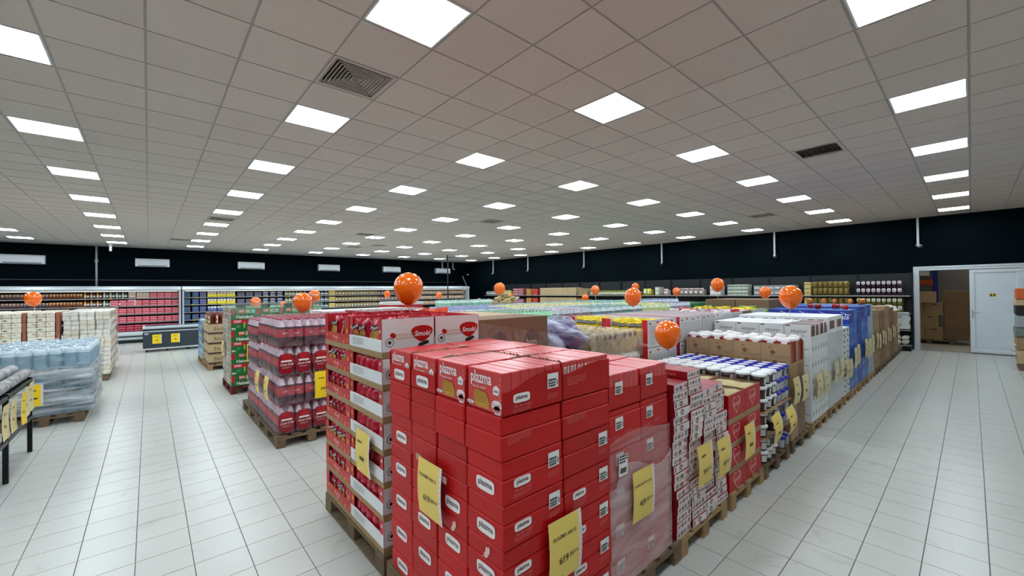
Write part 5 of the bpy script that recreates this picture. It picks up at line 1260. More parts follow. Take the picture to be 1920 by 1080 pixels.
# ================================================================== stand with fabric rolls
m_ = {}
def bar(x0, y0, z0, x1, y1, z1): return MB().cbox(x0, y0, z0, x1, y1, z1, .002).mesh('bar', dkmetal)
RX0, RX1, RY0, RY1 = -2.3, -1.10, 5.2, 7.57
kids = [T('leg', bar(0, 0, 0, .04, .04, .90), (a, b, 0)) for a in (RX0, RX1) for b in (RY0, RY1)] + [T('leg', bar(0, 0, 0, .04, .04, .90), (RX1, 6.45, 0))]
kids += [T('rail', bar(0, 0, 0, .04, RY1 - RY0, .04), (a, RY0 + .04, z)) for a in (RX0, RX1) for z in (.40, .84)]
kids += [T('rail', bar(0, 0, 0, RX1 - RX0, .04, .04), (RX0 + .04, b, z)) for b in (RY0, RY1) for z in (.40, .84)]
kids += [T('shelf_board', MB().box(0, 0, 0, RX1 - RX0 - .02, RY1 - RY0 - .02, .02).mesh('shelf_board', dkmetal), (RX0 + .03, RY0 + .03, .86))]
thing(T('fabric_stand', None, kids=kids), 'black steel stand carrying fabric rolls at the aisle', 'stand')
rolls = [M('pale grey floral cloth', (196, 194, 190), .8, 1.0, 16), M('white cloth with dark blotches', (180, 184, 190), .8, 1.6, 5), M('taupe patterned cloth', (150, 142, 134), .8, 1.2, 14), M('slate blue cloth', (110, 122, 136), .8, .3, 8)]
RP = [(-1.13, 7.66, .945, 0), (-1.22, 7.60, 1.01, 1), (-1.24, 7.50, .93, 2), (-1.36, 7.45, .95, 3), (-1.34, 7.52, 1.06, 0), (-1.48, 7.4, .94, 2), (-1.48, 7.36, 1.05, 3), (-1.6, 7.4, .94, 0)]
for q, (x, y1_, z, mi) in enumerate(RP):
    m = MB(); m.tube((0, 0, 0), (0, -2.2, 0), .056, 14, 0); e = MB()
    for r in (.045, .032, .02): e.lathe([(r, 0), (r - .004, .001)], 12, cap=False)
    me = e.mesh('rolled_edge', rolls[0]); 
    o = thing(T('fabric_roll', m.mesh('fabric_roll', rolls[mi])), '%s roll on the black stand, %s from the aisle side' % (('pale grey floral', 'white and dark blotched', 'taupe patterned', 'slate blue')[mi], ORD[q]), 'fabric roll', 'fabric rolls on the black stand', (x, y1_, z), -.02 * q)
    c = bpy.data.objects.new('rolled_edge', me); COL.objects.link(c); c.parent = o; c.rotation_euler = (-pi / 2, 0, 0); c.location = (0, .001, 0)
for q, (y, z, d_, mt) in enumerate(((7.46, .86, .0, yel), (7.18, .85, .02, yel), (6.90, .83, .10, yelb), (6.62, .82, 0, yel), (6.30, .82, 0, yel))):
    sheet('', '', (-1.048 + d_ * .3, y, z), 'yellow price sheet hanging on the fabric stand, %s from the far leg' % ORD[q], True, curl=-.01, mat=yelp if mt is yel else mt, tilt=d_, yaw=pi, w=.24, h=.34) if q < 3 or True else None
# ================================================================== wall chillers
cab = M('chiller grey enamel', (204, 214, 218), .3, .03, 3, metal=.2); cabd = M('chiller dark plinth', (20, 28, 32), .5, .03); glow = M('chiller strip lamp', (255, 244, 226), .5, 0, emit=1.6)
shm = M('chiller shelf edge', (160, 164, 166), .4, .03)
CY = 21.8
LV = [.45, .80, 1.13, 1.45, 1.76]
def chiller(x0, x1, nm, secs):
    k = []; w = x1 - x0
    b = MB(); b.box(0, .95, .12, w, 1.05, 2.1).box(0, .05, .12, .05, 1.0, 2.1).box(w - .05, .05, .12, w, 1.0, 2.1); root = b.mesh('wall_chiller', darksh)
    k.append(T('plinth', MB().box(.02, .12, 0, w - .02, 1.0, .12).mesh('plinth', cabd)))
    c = MB(); vs = [(0, 0, .16), (0, -.02, .36), (0, .04, .44), (0, .2, .44), (0, .2, .12), (0, .06, .12)]
    n = len(vs); c.add([(x, y, z) for x in (0, w) for _, y, z in vs], [tuple(range(n))[::-1], tuple(range(n, 2 * n))] + [(i, (i + 1) % n, n + (i + 1) % n, n + i) for i in range(n)])
    k.append(T('front_sill', c.mesh('front_sill', cab)))
    k.append(T('bumper_rail', MB().cbox(0, -.04, .24, w, -.015, .29, .008).mesh('bumper_rail', cabd)))
    k.append(T('deck', MB().box(.05, .18, .40, w - .05, .95, .44).mesh('deck', shm)))
    c = MB(); vs = [(0, .0, 2.03), (0, -.06, 2.10), (0, -.02, 2.20), (0, .95, 2.24), (0, .95, 2.10), (0, .2, 2.05)]; n = len(vs)
    c.add([(x, y, z) for x in (0, w) for _, y, z in vs], [tuple(range(n))[::-1], tuple(range(n, 2 * n))] + [(i, (i + 1) % n, n + (i + 1) % n, n + i) for i in range(n)])
    k.append(T('canopy', c.mesh('canopy', cab)))
    k.append(T('strip_lamp', MB().box(.1, .10, 2.015, w - .1, .14, 2.03).mesh('strip_lamp', glow)))
    for x in (0, w - .06): k.append(T('end_panel', MB().cbox(x, .0, .12, x + .06, .98, 2.1, .01).mesh('end_panel', cab)))
    for z in LV[1:]:
        s_ = MB(); s_.box(.06, .35, z - .025, w - .06, .95, z - .005); kk = [T('shelf_edge', MB().box(.06, .335, z - .035, w - .06, .35, z - .004).mesh('shelf_edge', shm))]
        for q in range(int(w / .9)): 
            if R() < .55: kk.append(T('price_ticket', MB().plate(.10, .035, onfront(.4 + q * .9 + U(-.2, .2), .333, z - .02), 0).mesh('price_ticket', yband)))
        k.append(T('shelf', s_.mesh('shelf', shm), kids=kk))
    return thing(T('wall_chiller', root, kids=k), nm, 'chiller', None, (x0, CY, 0))
chiller(-6.0, 1.0, 'long grey open wall chiller left of the upright join', None)
chiller(1.04, 15.65, 'longer grey open wall chiller running to the far corner', None)
MC = {}
def pm_(c): 
    k = 'packet colour %d %d %d' % c
    return M(k, c, .4, .10, 16)
def ware(style, c1, c2, w, h):
    """front-facing packet with its print as flat patches"""
    key = (style, c1, c2, round(w, 3), round(h, 3))
    if key in MC: return MC[key]
    m = MB(); d = .42 if style[:3] != 'bag' else .3; mats = [pm_(c1), pm_(c2), white, blk]
    if style == 'box':
        m.cbox(0, 0, 0, w, d, h * .48, .004).cbox(0, 0, h * .49, w, d, h * .97, .004)
        for zz in (h * .24, h * .73): m.plate(w * .7, h * .12, onfront(w / 2, -.001, zz), 2).plate(w * .9, h * .05, onfront(w / 2, -.0015, zz - h * .14), 1)
    elif style == 'carton':
        m.cbox(0, 0, 0, w, d, h * .55, .004); m.plate(w * .8, h * .12, onfront(w / 2, -.001, h * .3), 1)
        for q in range(3): m.cbox(w * (.03 + q * .33), .02, h * .55, w * (.30 + q * .33), d, h * .95, .006, 2)
    elif style == 'cup':
        for a in range(2):
            for b in range(2): m.lathe([(w * .17, 0), (w * .23, h * .42), (w * .24, h * .44)], 8, w * (.25 + a * .5), w * .25, 0 if b else 1, b * h * .47, cap=True)
        m.box(0, w * .6, 0, w, d, h * .85, 0)
    elif style == 'bottle':
        for a in range(2): m.lathe([(w * .2, 0), (w * .22, h * .6), (w * .1, h * .8), (w * .11, h * .95)], 8, w * (.25 + a * .5), w * .25, a, 0).lathe([(w * .225, h * .2), (w * .225, h * .5)], 8, w * (.25 + a * .5), w * .25, 2, 0, cap=False)
        m.box(0, w * .6, 0, w, d, h * .7, 1)
    elif style == 'bag':
        p = pillow(w * .96, h * .96, .12, mats[0], seed=int(w * 997) + c1[0])
        m.add([(x + w / 2, y + .07, z) for x, y, z in p.v], p.f, 0, True); m.plate(w * .55, h * .3, onfront(w / 2, -.004, h * .45), 2).plate(w * .6, h * .14, onfront(w / 2, -.006, h * .72), 1)
        m.box(w * .05, .14, 0, w * .95, d, h * .8, 0)
    elif style in ('bagp', 'bagw'):
        p = pillow(w * .98, h * .98, .14, mats[0], seed=int(w * 997) + c1[0], name='p')
        m.add([(x + w / 2, y + .08, z) for x, y, z in p.v], p.f, 0 if style == 'bagp' else 1, True)
        if style == 'bagw': m.disc(w * .40, h * .24, onfront(w / 2, -.006, h * .68), 0, 10, 0, 3).disc(w * .2, h * .06, onfront(w / 2, -.008, h * .62), 1, 8)
        m.box(w * .05, .16, 0, w * .95, d, h * .8, 1)
    elif style == 'stripe':
        for q in range(3): m.cbox(0, 0, h * q * .32, w, d, h * (q + 1) * .32 - .004, .004, 0); m.plate(w * .9, h * .12, onfront(w / 2, -.001, h * (q * .32 + .16)), 1)
    t = T(dict(box='chilled_box', carton='packet_tray', cup='tub_pair', bottle='bottle_pair', bag='pouch_packet', bagp='coffee_pouch', bagw='coffee_packet', stripe='box_pile')[style], m.mesh('packet_' + style, mats)); MC[key] = t
    return t
def fillrow(x0, x1, lvls, style, c1, c2, w, h, desc, zs, axis='x', pos=0, tops=None):
    n = max(1, int(round((x1 - x0) / w))); st_ = (x1 - x0) / n
    if axis == 'x': h *= .88
    for li in lvls:
        for i in range(n):
            t = ware(style, c1, c2, round(w * .97, 3), h)
            lab = '%s, shelf %s from the top, %s from the left' % (desc, ORD[len(zs) - 1 - li], ORD[i])
            if axis == 'x': loc = (x0 + i * st_, pos + U(-.01, .01), zs[li] + .001); rz = 0
            else: loc = (pos + U(-.008, .008), x1 - i * st_, zs[li] + .001); rz = -pi / 2
            thing(t, lab, 'packet', desc + ' group', loc, rz)
P_ = CY + .36; A5 = (1, 2, 3, 4)
fz = LV
fillrow(-4.4, -2.7, (3, 4), 'cup', (222, 190, 170), (110, 80, 100), .17, .22, 'brown-purple topped tub pair', fz, pos=P_)
fillrow(-2.7, -1.85, (3, 4), 'cup', (240, 186, 136), (150, 80, 50), .17, .23, 'orange and cream tub pair', fz, pos=P_)
fillrow(-4.4, -1.3, (2,), 'box', (214, 200, 60), (120, 130, 40), .24, .24, 'yellow-green chilled box', fz, pos=P_)
fillrow(-1.83, -1.33, (3, 4), 'bottle', (236, 170, 60), (100, 50, 24), .16, .27, 'orange and brown carton pair', fz, pos=P_)
fillrow(-1.32, -.62, (3, 4), 'bottle', (216, 212, 180), (70, 96, 76), .17, .27, 'cream and green carton pair', fz, pos=P_)
fillrow(-.60, -.38, (3, 4), 'box', (232, 214, 206), (200, 60, 70), .22, .28, 'white and pink chilled box', fz, pos=P_)
fillrow(-.36, .02, (4,), 'carton', (226, 210, 180), (190, 90, 80), .19, .27, 'cream chilled carton', fz, pos=P_)
fillrow(.03, .95, (4,), 'stripe', (224, 78, 92), (250, 190, 196), .225, .26, 'coral red box stack', fz, pos=P_)
fillrow(-1.1, .95, (1, 2, 3), 'stripe', (214, 66, 86), (246, 176, 186), .22, .27, 'coral red box stack', fz, pos=P_)
fillrow(-.9, .95, (0,), 'stripe', (176, 24, 48), (220, 110, 130), .23, .30, 'deep red box stack', fz, pos=P_)
for a, b, c1, c2 in ((1.12, 1.34, (96, 120, 160), (40, 60, 110)), (1.40, 1.62, (110, 136, 176), (36, 56, 106)), (1.66, 1.86, (120, 130, 180), (50, 60, 120))):
    fillrow(a, b, (0, 1, 2, 3, 4), 'stripe', c1, c2, .21, .27, '%s blue pack pile by the join' % ('slate' if a < 1.2 else 'steel' if a < 1.5 else 'violet'), fz, pos=P_)
fillrow(1.92, 2.95, (3, 4), 'carton', (240, 216, 20), (250, 236, 120), .34, .27, 'bright yellow tray of white packs', fz, pos=P_)
fillrow(1.92, 2.95, (1, 2), 'carton', (30, 50, 140), (170, 190, 230), .34, .26, 'deep blue tray of packs', fz, pos=P_)
fillrow(1.92, 2.95, (0,), 'box', (46, 70, 140), (170, 190, 230), .26, .26, 'blue chilled box', fz, pos=P_)
fillrow(3.0, 4.0, (2, 3, 4), 'stripe', (70, 70, 92), (150, 150, 170), .3, .24, 'dark grey carton pile', fz, pos=P_)
fillrow(4.0, 4.9, (2, 3, 4), 'box', (58, 66, 110), (196, 190, 170), .26, .26, 'navy and cream carton', fz, pos=P_)
fillrow(3.0, 4.9, (1,), 'box', (176, 180, 160), (80, 110, 90), .26, .26, 'grey-green carton', fz, pos=P_)
fillrow(4.95, 5.75, (2, 3, 4), 'bottle', (220, 222, 150), (120, 140, 110), .15, .27, 'pale yellow bottle pair', fz, pos=P_)
fillrow(5.8, 6.6, (2, 3, 4), 'bottle', (230, 170, 140), (100, 60, 60), .19, .26, 'peach bottle pair', fz, pos=P_)
fillrow(6.6, 7.0, (2, 3, 4), 'bottle', (150, 190, 210), (50, 70, 90), .19, .27, 'light blue bottle pair', fz, pos=P_)
fillrow(7.0, 7.3, (2, 3, 4), 'box', (226, 196, 90), (150, 120, 40), .15, .26, 'mustard box', fz, pos=P_)
fillrow(7.3, 9.6, (2, 3, 4), 'bag', (190, 164, 110), (110, 120, 70), .17, .24, 'tan and olive sausage bag', fz, pos=P_)
fillrow(9.6, 11.2, (2, 3, 4), 'bag', (170, 130, 120), (90, 50, 50), .19, .22, 'brown-pink meat bag', fz, pos=P_)
fillrow(11.2, 15.5, (2, 3, 4), 'bag', (226, 190, 160), (150, 90, 60), .2, .23, 'cream and orange meat bag', fz, pos=P_)
# refrigeration pipe rail on the wall, above the chillers
m = MB(); m.box(XL, YW - .06, 2.50, 15.9, YW - .01, 2.54); struct('trim_2', m.mesh('trim_2', M('dark wall ledge', (26, 44, 50), .5, .05)))
# chest freezer
fd = M('freezer charcoal', (44, 56, 64), .4, .05, 5); FX0, FX1, FY0, FY1 = -.15, 1.62, 17.9, 18.75
k = [T('top_frame', MB().cbox(-.01, -.01, .76, 1.78, .86, .84, .015).mesh('top_frame', cab)), T('glass_lid', MB().box(.06, .06, .842, 1.70, .79, .85).mesh('glass_lid', M('freezer glass', (120, 136, 144), .05, 0, spec=.8))),
     T('base_rail', MB().cbox(-.005, -.005, .08, 1.775, .855, .13, .01).mesh('base_rail', cab)), T('side_band', MB().box(-.004, -.004, .66, 1.774, .854, .69).mesh('side_band', cab)),
     T('maker_badge', MB().plate(.09, .05, onfront(.09, -.003, .60), 0).plate(.05, .02, onfront(.09, -.004, .60), 1).mesh('maker_badge', [white, M('badge blue', (60, 100, 160), .4, 0)]))]
for x in (.1, .62, 1.15, 1.67): k.append(T('foot', MB().lathe([(.025, 0), (.02, .03), (.02, .09)], 8).mesh('foot', blk), (x, .1, 0)))
thing(T('chest_freezer', MB().cbox(0, 0, .09, 1.77, .85, .78, .02).mesh('chest_freezer', fd), kids=k), 'charcoal chest freezer with grey lid before the chillers', 'freezer', None, (FX0, FY0, 0))
sheet('', '', (.19, FY0 - .012, .57), 'left yellow price sheet on the chest freezer', mat=yelb, curl=0, w=.21, h=.30); sheet('', '', (.66, FY0 - .012, .57), 'right yellow price sheet on the chest freezer', mat=yelb, curl=0, w=.21, h=.30)

# ================================================================== shelving along the doorway wall
SX = 16.38
dpan = M('dark teal back panel', (6, 18, 24), .5, .05)
def shelving(y0, y1, nm):
    k = []
    n = max(1, round((y1 - y0) / 1.25)); st_ = (y1 - y0) / n
    for i in range(n):
        pnl = MB().box(.62, i * st_ + .01, .1, .66, (i + 1) * st_ - .01, 2.28); k.append(T('back_panel', pnl.mesh('back_panel', dpan)))
    for i in range(n + 1): k.append(T('upright', MB().box(.58, i * st_ - .02, 0, .64, i * st_ + .02, 2.3).mesh('upright', dkmetal)))
    for z in (.18, .62, 1.10, 1.62):
        k.append(T('shelf', MB().box(.02, 0, z - .03, .62, y1 - y0, z - .004).mesh('shelf', dkmetal), kids=[T('ticket_rail', MB().box(0, 0, z - .035, .02, y1 - y0, z).mesh('ticket_rail', M('ticket rail grey', (150, 152, 148), .4, .05)))]))
    k.append(T('kick_plate', MB().box(.05, 0, 0, .6, y1 - y0, .14).mesh('kick_plate', dkmetal)))
    return thing(T('wall_shelving', None, kids=k), nm, 'shelving', None, (SX, y0, 0))
shelving(1.18, 11.2, 'dark metal wall shelving between the doorway and mid wall'); shelving(11.25, 21.1, 'dark metal wall shelving from mid wall to the chiller corner')
LZ = [.18, .62, 1.10, 1.62]
def rowy(ya, yb, lv, style, c1, c2, w, h, desc): fillrow(ya + w, yb, lv, style, c1, c2, w, h, desc, LZ, axis='y', pos=SX + .03)
# fillrow for axis y lays packets from high y to low y
rowy(19.6, 21.0, (2, 3), 'bag', (150, 150, 140), (90, 100, 80), .2, .26, 'grey-green packet')
rowy(18.4, 19.6, (2, 3), 'bag', (206, 196, 90), (120, 120, 40), .2, .30, 'yellow-green packet')
rowy(17.25, 18.35, (3,), 'stripe', (170, 90, 100), (206, 160, 170), .22, .42, 'mauve box pile'); rowy(17.25, 18.35, (2,), 'stripe', (170, 100, 130), (206, 180, 190), .22, .3, 'mauve box pile')
rowy(16.65, 17.2, (2, 3), 'stripe', (222, 168, 90), (170, 90, 60), .18, .38, 'amber box pile'); rowy(16.1, 16.65, (2, 3), 'stripe', (190, 40, 50), (226, 120, 110), .18, .38, 'scarlet box pile')
for q in range(5):
    for z, hz in ((1.62, .40), (1.10, .40)):
        t = box_T('tan_carton', .5, .515, hz, kraftl); thing(t, 'long tan carton on wall shelving, %s along, %s shelf' % (ORD[q], 'upper' if z > 1.5 else 'lower'), 'carton', 'tan cartons on the wall shelving', (SX + .04, 13.5 + q * .52, z + .001))
rowy(12.6, 13.4, (2, 3), 'stripe', (176, 156, 112), (110, 90, 60), .2, .36, 'tan tin pile')
rowy(9.7, 12.6, (2, 3), 'bottle', (150, 160, 80), (196, 190, 90), .16, .24, 'oil bottle pair'); rowy(9.15, 9.7, (3,), 'bag', (216, 214, 70), (240, 240, 200), .18, .30, 'lemon yellow packet')
rowy(8.75, 9.12, (3,), 'box', (206, 206, 190), (120, 140, 90), .18, .36, 'white and olive box'); rowy(8.3, 8.75, (3,), 'bag', (216, 200, 200), (190, 60, 60), .2, .28, 'white and red packet')
rowy(6.85, 8.25, (3,), 'bag', (176, 160, 150), (110, 80, 70), .2, .30, 'brown and white coffee packet'); rowy(6.2, 6.8, (3,), 'box', (216, 212, 206), (170, 120, 110), .2, .38, 'white bag-like box')
rowy(5.3, 6.15, (2, 3), 'stripe', (206, 212, 200), (96, 120, 90), .14, .42, 'white and green milk carton'); rowy(6.2, 9.6, (2,), 'bottle', (150, 170, 120), (190, 200, 150), .17, .28, 'green bottle pair')
rowy(3.75, 5.25, (3,), 'box', (150, 150, 146), (90, 90, 96), .22, .36, 'grey and white flour packet'); rowy(3.75, 5.25, (2,), 'box', (110, 100, 130), (200, 190, 180), .22, .36, 'violet and white packet'); rowy(3.75, 9.0, (1,), 'box', (120, 110, 110), (170, 160, 150), .28, .34, 'dim brown box')
rowy(3.52, 3.72, (2, 3), 'stripe', (206, 190, 120), (160, 140, 80), .18, .46, 'narrow pale yellow box pile')
brb = (122, 104, 46)
rowy(2.42, 3.5, (2, 3), 'bagp', brb, (150, 130, 60), .135, .25, 'olive gold coffee bag')
for dz in (.26,):
    LZ2 = [v + .24 for v in LZ]
    fillrow(2.42 + .135, 3.5, (2, 3), 'bagp', brb, (150, 130, 60), .135, .21, 'olive gold coffee bag, upper tier', LZ2, axis='y', pos=SX + .03)
for nm, c1, c2, lv in (('white-topped plum packet', (214, 214, 214), (70, 40, 60), (3,)), ('white-topped olive packet', (212, 212, 200), (120, 120, 50), (2,)), ('white-topped khaki packet', (206, 206, 194), (120, 120, 50), (1,))):
    rowy(1.22, 2.38, lv, 'bagw', c1, c2, .115, .23, nm)
    fillrow(1.22 + .115, 2.38, lv, 'bagw', c1, c2, .115, .21, nm + ' upper tier', [v + .235 for v in LZ], axis='y', pos=SX + .03)
for q in range(4): thing(box_T('white_packet', .3, .25, .12, whitec), 'white flat packet low on the wall shelving by the door, %s up' % ORD[q], 'packet', 'white flat packets by the door', (SX + .03, 1.2 + .02 * (q % 2), .64 + q * .121))
rollw = M('white paper roll', (206, 202, 190), .7, .2)
for q in range(5):
    m = MB(); m.tube((0, 0, 0), (.45, 0, 0), .07, 12); thing(T('paper_roll', m.mesh('paper_roll', rollw)), 'white paper roll on the lowest shelf by the door, %s along' % ORD[q], 'paper roll', 'white paper rolls by the door', (SX + .02, 1.30 + (q % 3) * .15, .255 + (q // 3) * .125))

# ================================================================== air conditioners, cable rods, pole, pipe
acm = M('air conditioner white', (240, 246, 250), .3, .02)
for q, x in enumerate((-4.11, -.42, 3.27, 6.97, 10.68, 14.36)):
    w = 1.12; m = MB(); vs = [(.0, .02), (0, .30), (.05, .355), (.22, .355), (.22, 0), (.06, 0)]
    n = 6; m.add([(xx, -.22 + a, z) for xx in (0, w) for a, z in vs], [tuple(range(n))[::-1], tuple(range(n, 2 * n))] + [(i, (i + 1) % n, n + (i + 1) % n, n + i) for i in range(n)])
    k = [T('air_flap', MB().box(.08, -.222, .02, w - .08, -.216, .075).mesh('air_flap', MATS['soft grey print'])), T('end_cap', MB().box(-.012, -.222, .004, .0, -.01, .352).mesh('end_cap', M('ac mid grey', (150, 160, 166), .4, 0))), T('badge', MB().plate(.05, .012, onfront(w / 2, -.223, .12), 0).mesh('badge', MATS['ac mid grey']))]  # end cap and badge are a darker grey than the body
    thing(T('air_conditioner', m.mesh('air_conditioner', acm), kids=k), 'white wall air conditioner above the chillers, %s from the left' % ORD[q], 'air conditioner', 'white air conditioners', (x, YW - .002, 3.10))
cpl = M('camera white plastic', (200, 206, 210), .4, 0)
for q, (x, y, zb) in enumerate(((16.95, 1.03, 3.10), (16.95, 4.72, 3.06), (16.95, 9.07, 3.05), (16.95, 13.4, 3.10), (16.95, 17.6, 3.09), (16.95, 20.9, 3.06))):
    k = [T('drop_rod', MB().box(-.025, -.025, 0, .025, .025, H - zb - .004).mesh('drop_rod', cpl)), T('camera_body', MB().tube((-.16, -.06, -.05), (.02, .02, .0), .04, 10).mesh('camera_body', cpl)), T('lens', MB().tube((-.166, -.063, -.053), (-.158, -.06, -.049), .03, 10).mesh('lens', blk))]
    thing(T('security_camera', None, kids=k), 'small white security camera on a ceiling rod, %s from the doorway' % ORD[q], 'camera', 'security cameras on the long wall', (x, y, zb))
for q, (x, y, zb) in enumerate(((15.75, 23.85, 3.45), (14.9, 23.85, 3.48))):
    k = [T('drop_rod', MB().box(-.03, -.03, 0, .03, .03, H - zb - .004).mesh('drop_rod', cpl)), T('camera_body', MB().tube((0, -.02, 0), (.1, -.1, -.06), .04, 8).mesh('camera_body', cpl))]
    thing(T('security_camera', None, kids=k), 'tiny security camera above the last air conditioner, %s from the corner' % ORD[q], 'camera', None, (x, y, zb))
m = MB(); m.tube((0, 0, 0), (0, 0, H), .03, 8); m.cbox(-.09, -.09, 0, .09, .09, .012, .003); thing(T('steel_pole', m.mesh('steel_pole', dkmetal)), 'thin dark pole from floor to ceiling before the chillers', 'pole', None, (12.5, 19.45, 0))
m = MB(); m.tube((0, 0, 2.26), (0, 0, H), .035, 8); m.tube((0, 0, 3.25), (0, 0, 3.36), .06, 8); thing(T('wall_pipe', m.mesh('wall_pipe', cpl)), 'white vertical pipe on the dark wall above the left chiller', 'pipe', None, (-1.60, YW - .07, 0))
m = MB(); m.cbox(-.06, -.08, 0, .06, .08, .07, .01); m.cbox(-.04, -.05, -.22, .04, .05, 0, .015); thing(T('access_point', m.mesh('access_point', cpl)), 'small white box hanging under the ceiling near the pipe', 'device', None, (-1.12, 22.6, H - .07))
m = MB(); m.tube((0, 0, 0), (.30, -.1, -.75), .02, 6); m.tube((.34, -.02, .12), (.48, -.1, .1), .03, 6); thing(T('wall_bracket', m.mesh('wall_bracket', cpl)), 'slanted white cable bracket in the far wall corner', 'bracket', None, (16.45, 23.7, 2.95))

# ================================================================== store room stock
bx = M('store carton tan', (168, 136, 96), .8, .1, 8); bxd = M('store carton brown', (126, 98, 68), .8, .1, 8)
hh = MB().disc(.07, .014, onleft(-.001, .2, .33), 0, 8, 0, 4).mesh('hand_hole', MATS['dark hole'])
sc = T('store_carton', MB().cbox(0, 0, 0, .5, .42, .395, .004).mesh('store_carton', bx), kids=[T('hand_hole', hh)]); scd = T('store_carton', MB().cbox(0, 0, 0, .55, .52, .395, .004).mesh('store_carton', bxd))
pallet(19.1, .35, 'the store room cartons', palD, -pi / 2 + pi / 2)
thing(palD, 'wooden pallet at the left of the store room cartons', 'pallet', 'wooden pallets', (19.1, 1.45, 0))
q = 0
for k in range(3):
    for j in range(4):
        thing(sc, 'brown store room carton, %s from the door leaf, %s layer up' % (ORD[j], ORD[k]), 'carton', 'brown store room cartons', (19.1 + .02 * k, .62 + j * .43 + (.1 if k == 1 else 0), PZ + k * .398))
    thing(scd, 'large dull carton beside the store cartons, %s layer up' % ORD[k], 'carton', 'dull store room cartons', (19.25, .07, PZ + k * .398))
thing(T('store_carton', MB().cbox(0, 0, 0, .6, .42, .36, .004).mesh('store_carton', M('light tan carton', (200, 166, 122), .8, .06))), 'light tan carton on top of the store room stack', 'carton', None, (19.1, .78, PZ + 1.196))
thing(T('store_carton', MB().cbox(0, 0, 0, .5, .62, .385, .004).mesh('store_carton', bxd)), 'wide dull carton on top beside the light tan one', 'carton', None, (19.35, .02, PZ + 1.196))
thing(T('store_carton', MB().cbox(0, 0, 0, .4, .4, .28, .004).mesh('store_carton', kraftl)), 'pale carton half hidden by the door frame', 'carton', None, (19.2, 1.30, PZ + 1.196))
thing(palD, 'wooden pallet at the right of the store room', 'pallet', 'wooden pallets', (20.0, -1.2, 0))
for k in range(4): thing(T('store_carton', MB().cbox(0, 0, 0, .6, .7, .31, .004).mesh('store_carton', bx if k % 2 else bxd)), 'low brown carton behind the door leaf edge, %s up' % ORD[k], 'carton', 'low brown store cartons', (20.0, -.95 + .02 * k, PZ + k * .315))
# racking
rkb = M('rack blue', (24, 34, 130), .4, .05); rko = M('rack orange', (214, 80, 24), .4, .05)
k = [T('upright', MB().cbox(0, 0, 0, .1, .10, 3.4, .006).mesh('upright', rkb), (0, 0, 0)), T('upright', MB().cbox(0, 0, 0, .1, .10, 3.4, .006).mesh('upright', rkb), (1.0, 0, 0)), T('upright', MB().cbox(0, 0, 0, .1, .10, 3.4, .006).mesh('upright', rkb), (0, 2.2, 0)),
     T('beam', MB().cbox(-.02, .1, 0, .04, 2.2, .13, .006).mesh('beam', rko), (0, 0, 1.95)), T('beam', MB().cbox(-.02, .1, 0, .04, 2.2, .13, .006).mesh('beam', rko), (1.0, 0, 1.95)), T('bracket', MB().box(-.05, .08, 0, .0, .14, .22).mesh('bracket', rko), (0, 0, 1.9))]
for q in range(6): k.append(T('deck_board', MB().box(0, 0, 0, 1.0, .12, .02).mesh('deck_board', wood), (.02, .25 + q * .34, 2.08)))
thing(T('pallet_rack', None, kids=k), 'blue and orange pallet rack in the store room', 'rack', None, (20.6, .82, 0))
thing(palFd, 'wooden pallet up on the orange rack beam', 'pallet', 'wooden pallets', (20.65, .95, 2.105))
wbx = T('white_carton', MB().cbox(0, 0, 0, .3, .235, .20, .004).mesh('white_carton', whitec))
for k_ in range(4):
    for j in range(4): thing(wbx, 'white carton on the racked pallet, %s along, %s layer up' % (ORD[j], ORD[k_]), 'carton', 'white cartons on the rack', (20.68, 1.0 + j * .24, 2.25 + k_ * .203))
thing(T('red_bin', MB().cbox(0, 0, 0, .5, .7, .25, .03).mesh('red_bin', MATS['red carton'])), 'dim red bin under the orange rack beam', 'bin', None, (20.3, 1.0, 1.50)) if 0 else None
m = MB(); m.tube((0, 0, 0), (-.14, 0, 0), .12, 14); m.tube((-.14, 0, 0), (-.15, 0, 0), .09, 14, 1); thing(T('wall_fan', m.mesh('wall_fan', [whitec, blk])), 'round white fan on the store room back wall', 'fan', None, (22.59, -.62, 2.6))
# goods at the very right edge
m = MB(); 
EX, EY = 14.3, -1.38
thing(palFd, 'wooden pallet under goods at the right edge', 'pallet', 'wooden pallets', (EX, EY - .48, 0), 0)
for q, (z, h_, mt, nm) in enumerate(((PZ, .30, kraftl, 'tan carton'), (.45, .28, kraft, 'brown carton'), (.74, .2, pm_((110, 120, 116)), 'grey-green carton'), (.95, .26, MATS['soft grey print'], 'grey carton'), (1.22, .2, blk, 'black crate'), (1.43, .13, kraftl, 'pale carton'), (1.57, .24, pm_((206, 96, 40)), 'orange carton'))):
    thing(T('edge_carton', MB().cbox(0, 0, 0, .74, .9, h_ - .004, .01).mesh('edge_carton', mt)), '%s in the load at the right edge beside the door' % nm, 'carton', None, (EX + .02, EY - .18 + .012 * (q % 3), z))
cf = MB(); cf.add([(0, 0, 0), (.3, 0, .02), (.3, .22, .10), (0, .2, .12), (0, 0, .006), (.3, 0, .026), (.3, .22, .106), (0, .2, .126)], [(0, 3, 2, 1), (4, 5, 6, 7), (0, 1, 5, 4), (1, 2, 6, 5), (2, 3, 7, 6), (3, 0, 4, 7)])
for q in range(2): thing(T('white_flap', cf.mesh('white_flap', whitec)), 'folded white flap sticking out at the right edge, %s up' % ORD[q], 'flap', 'white flaps at the right edge', (EX + .1, EY + .72, .36 + q * .16))

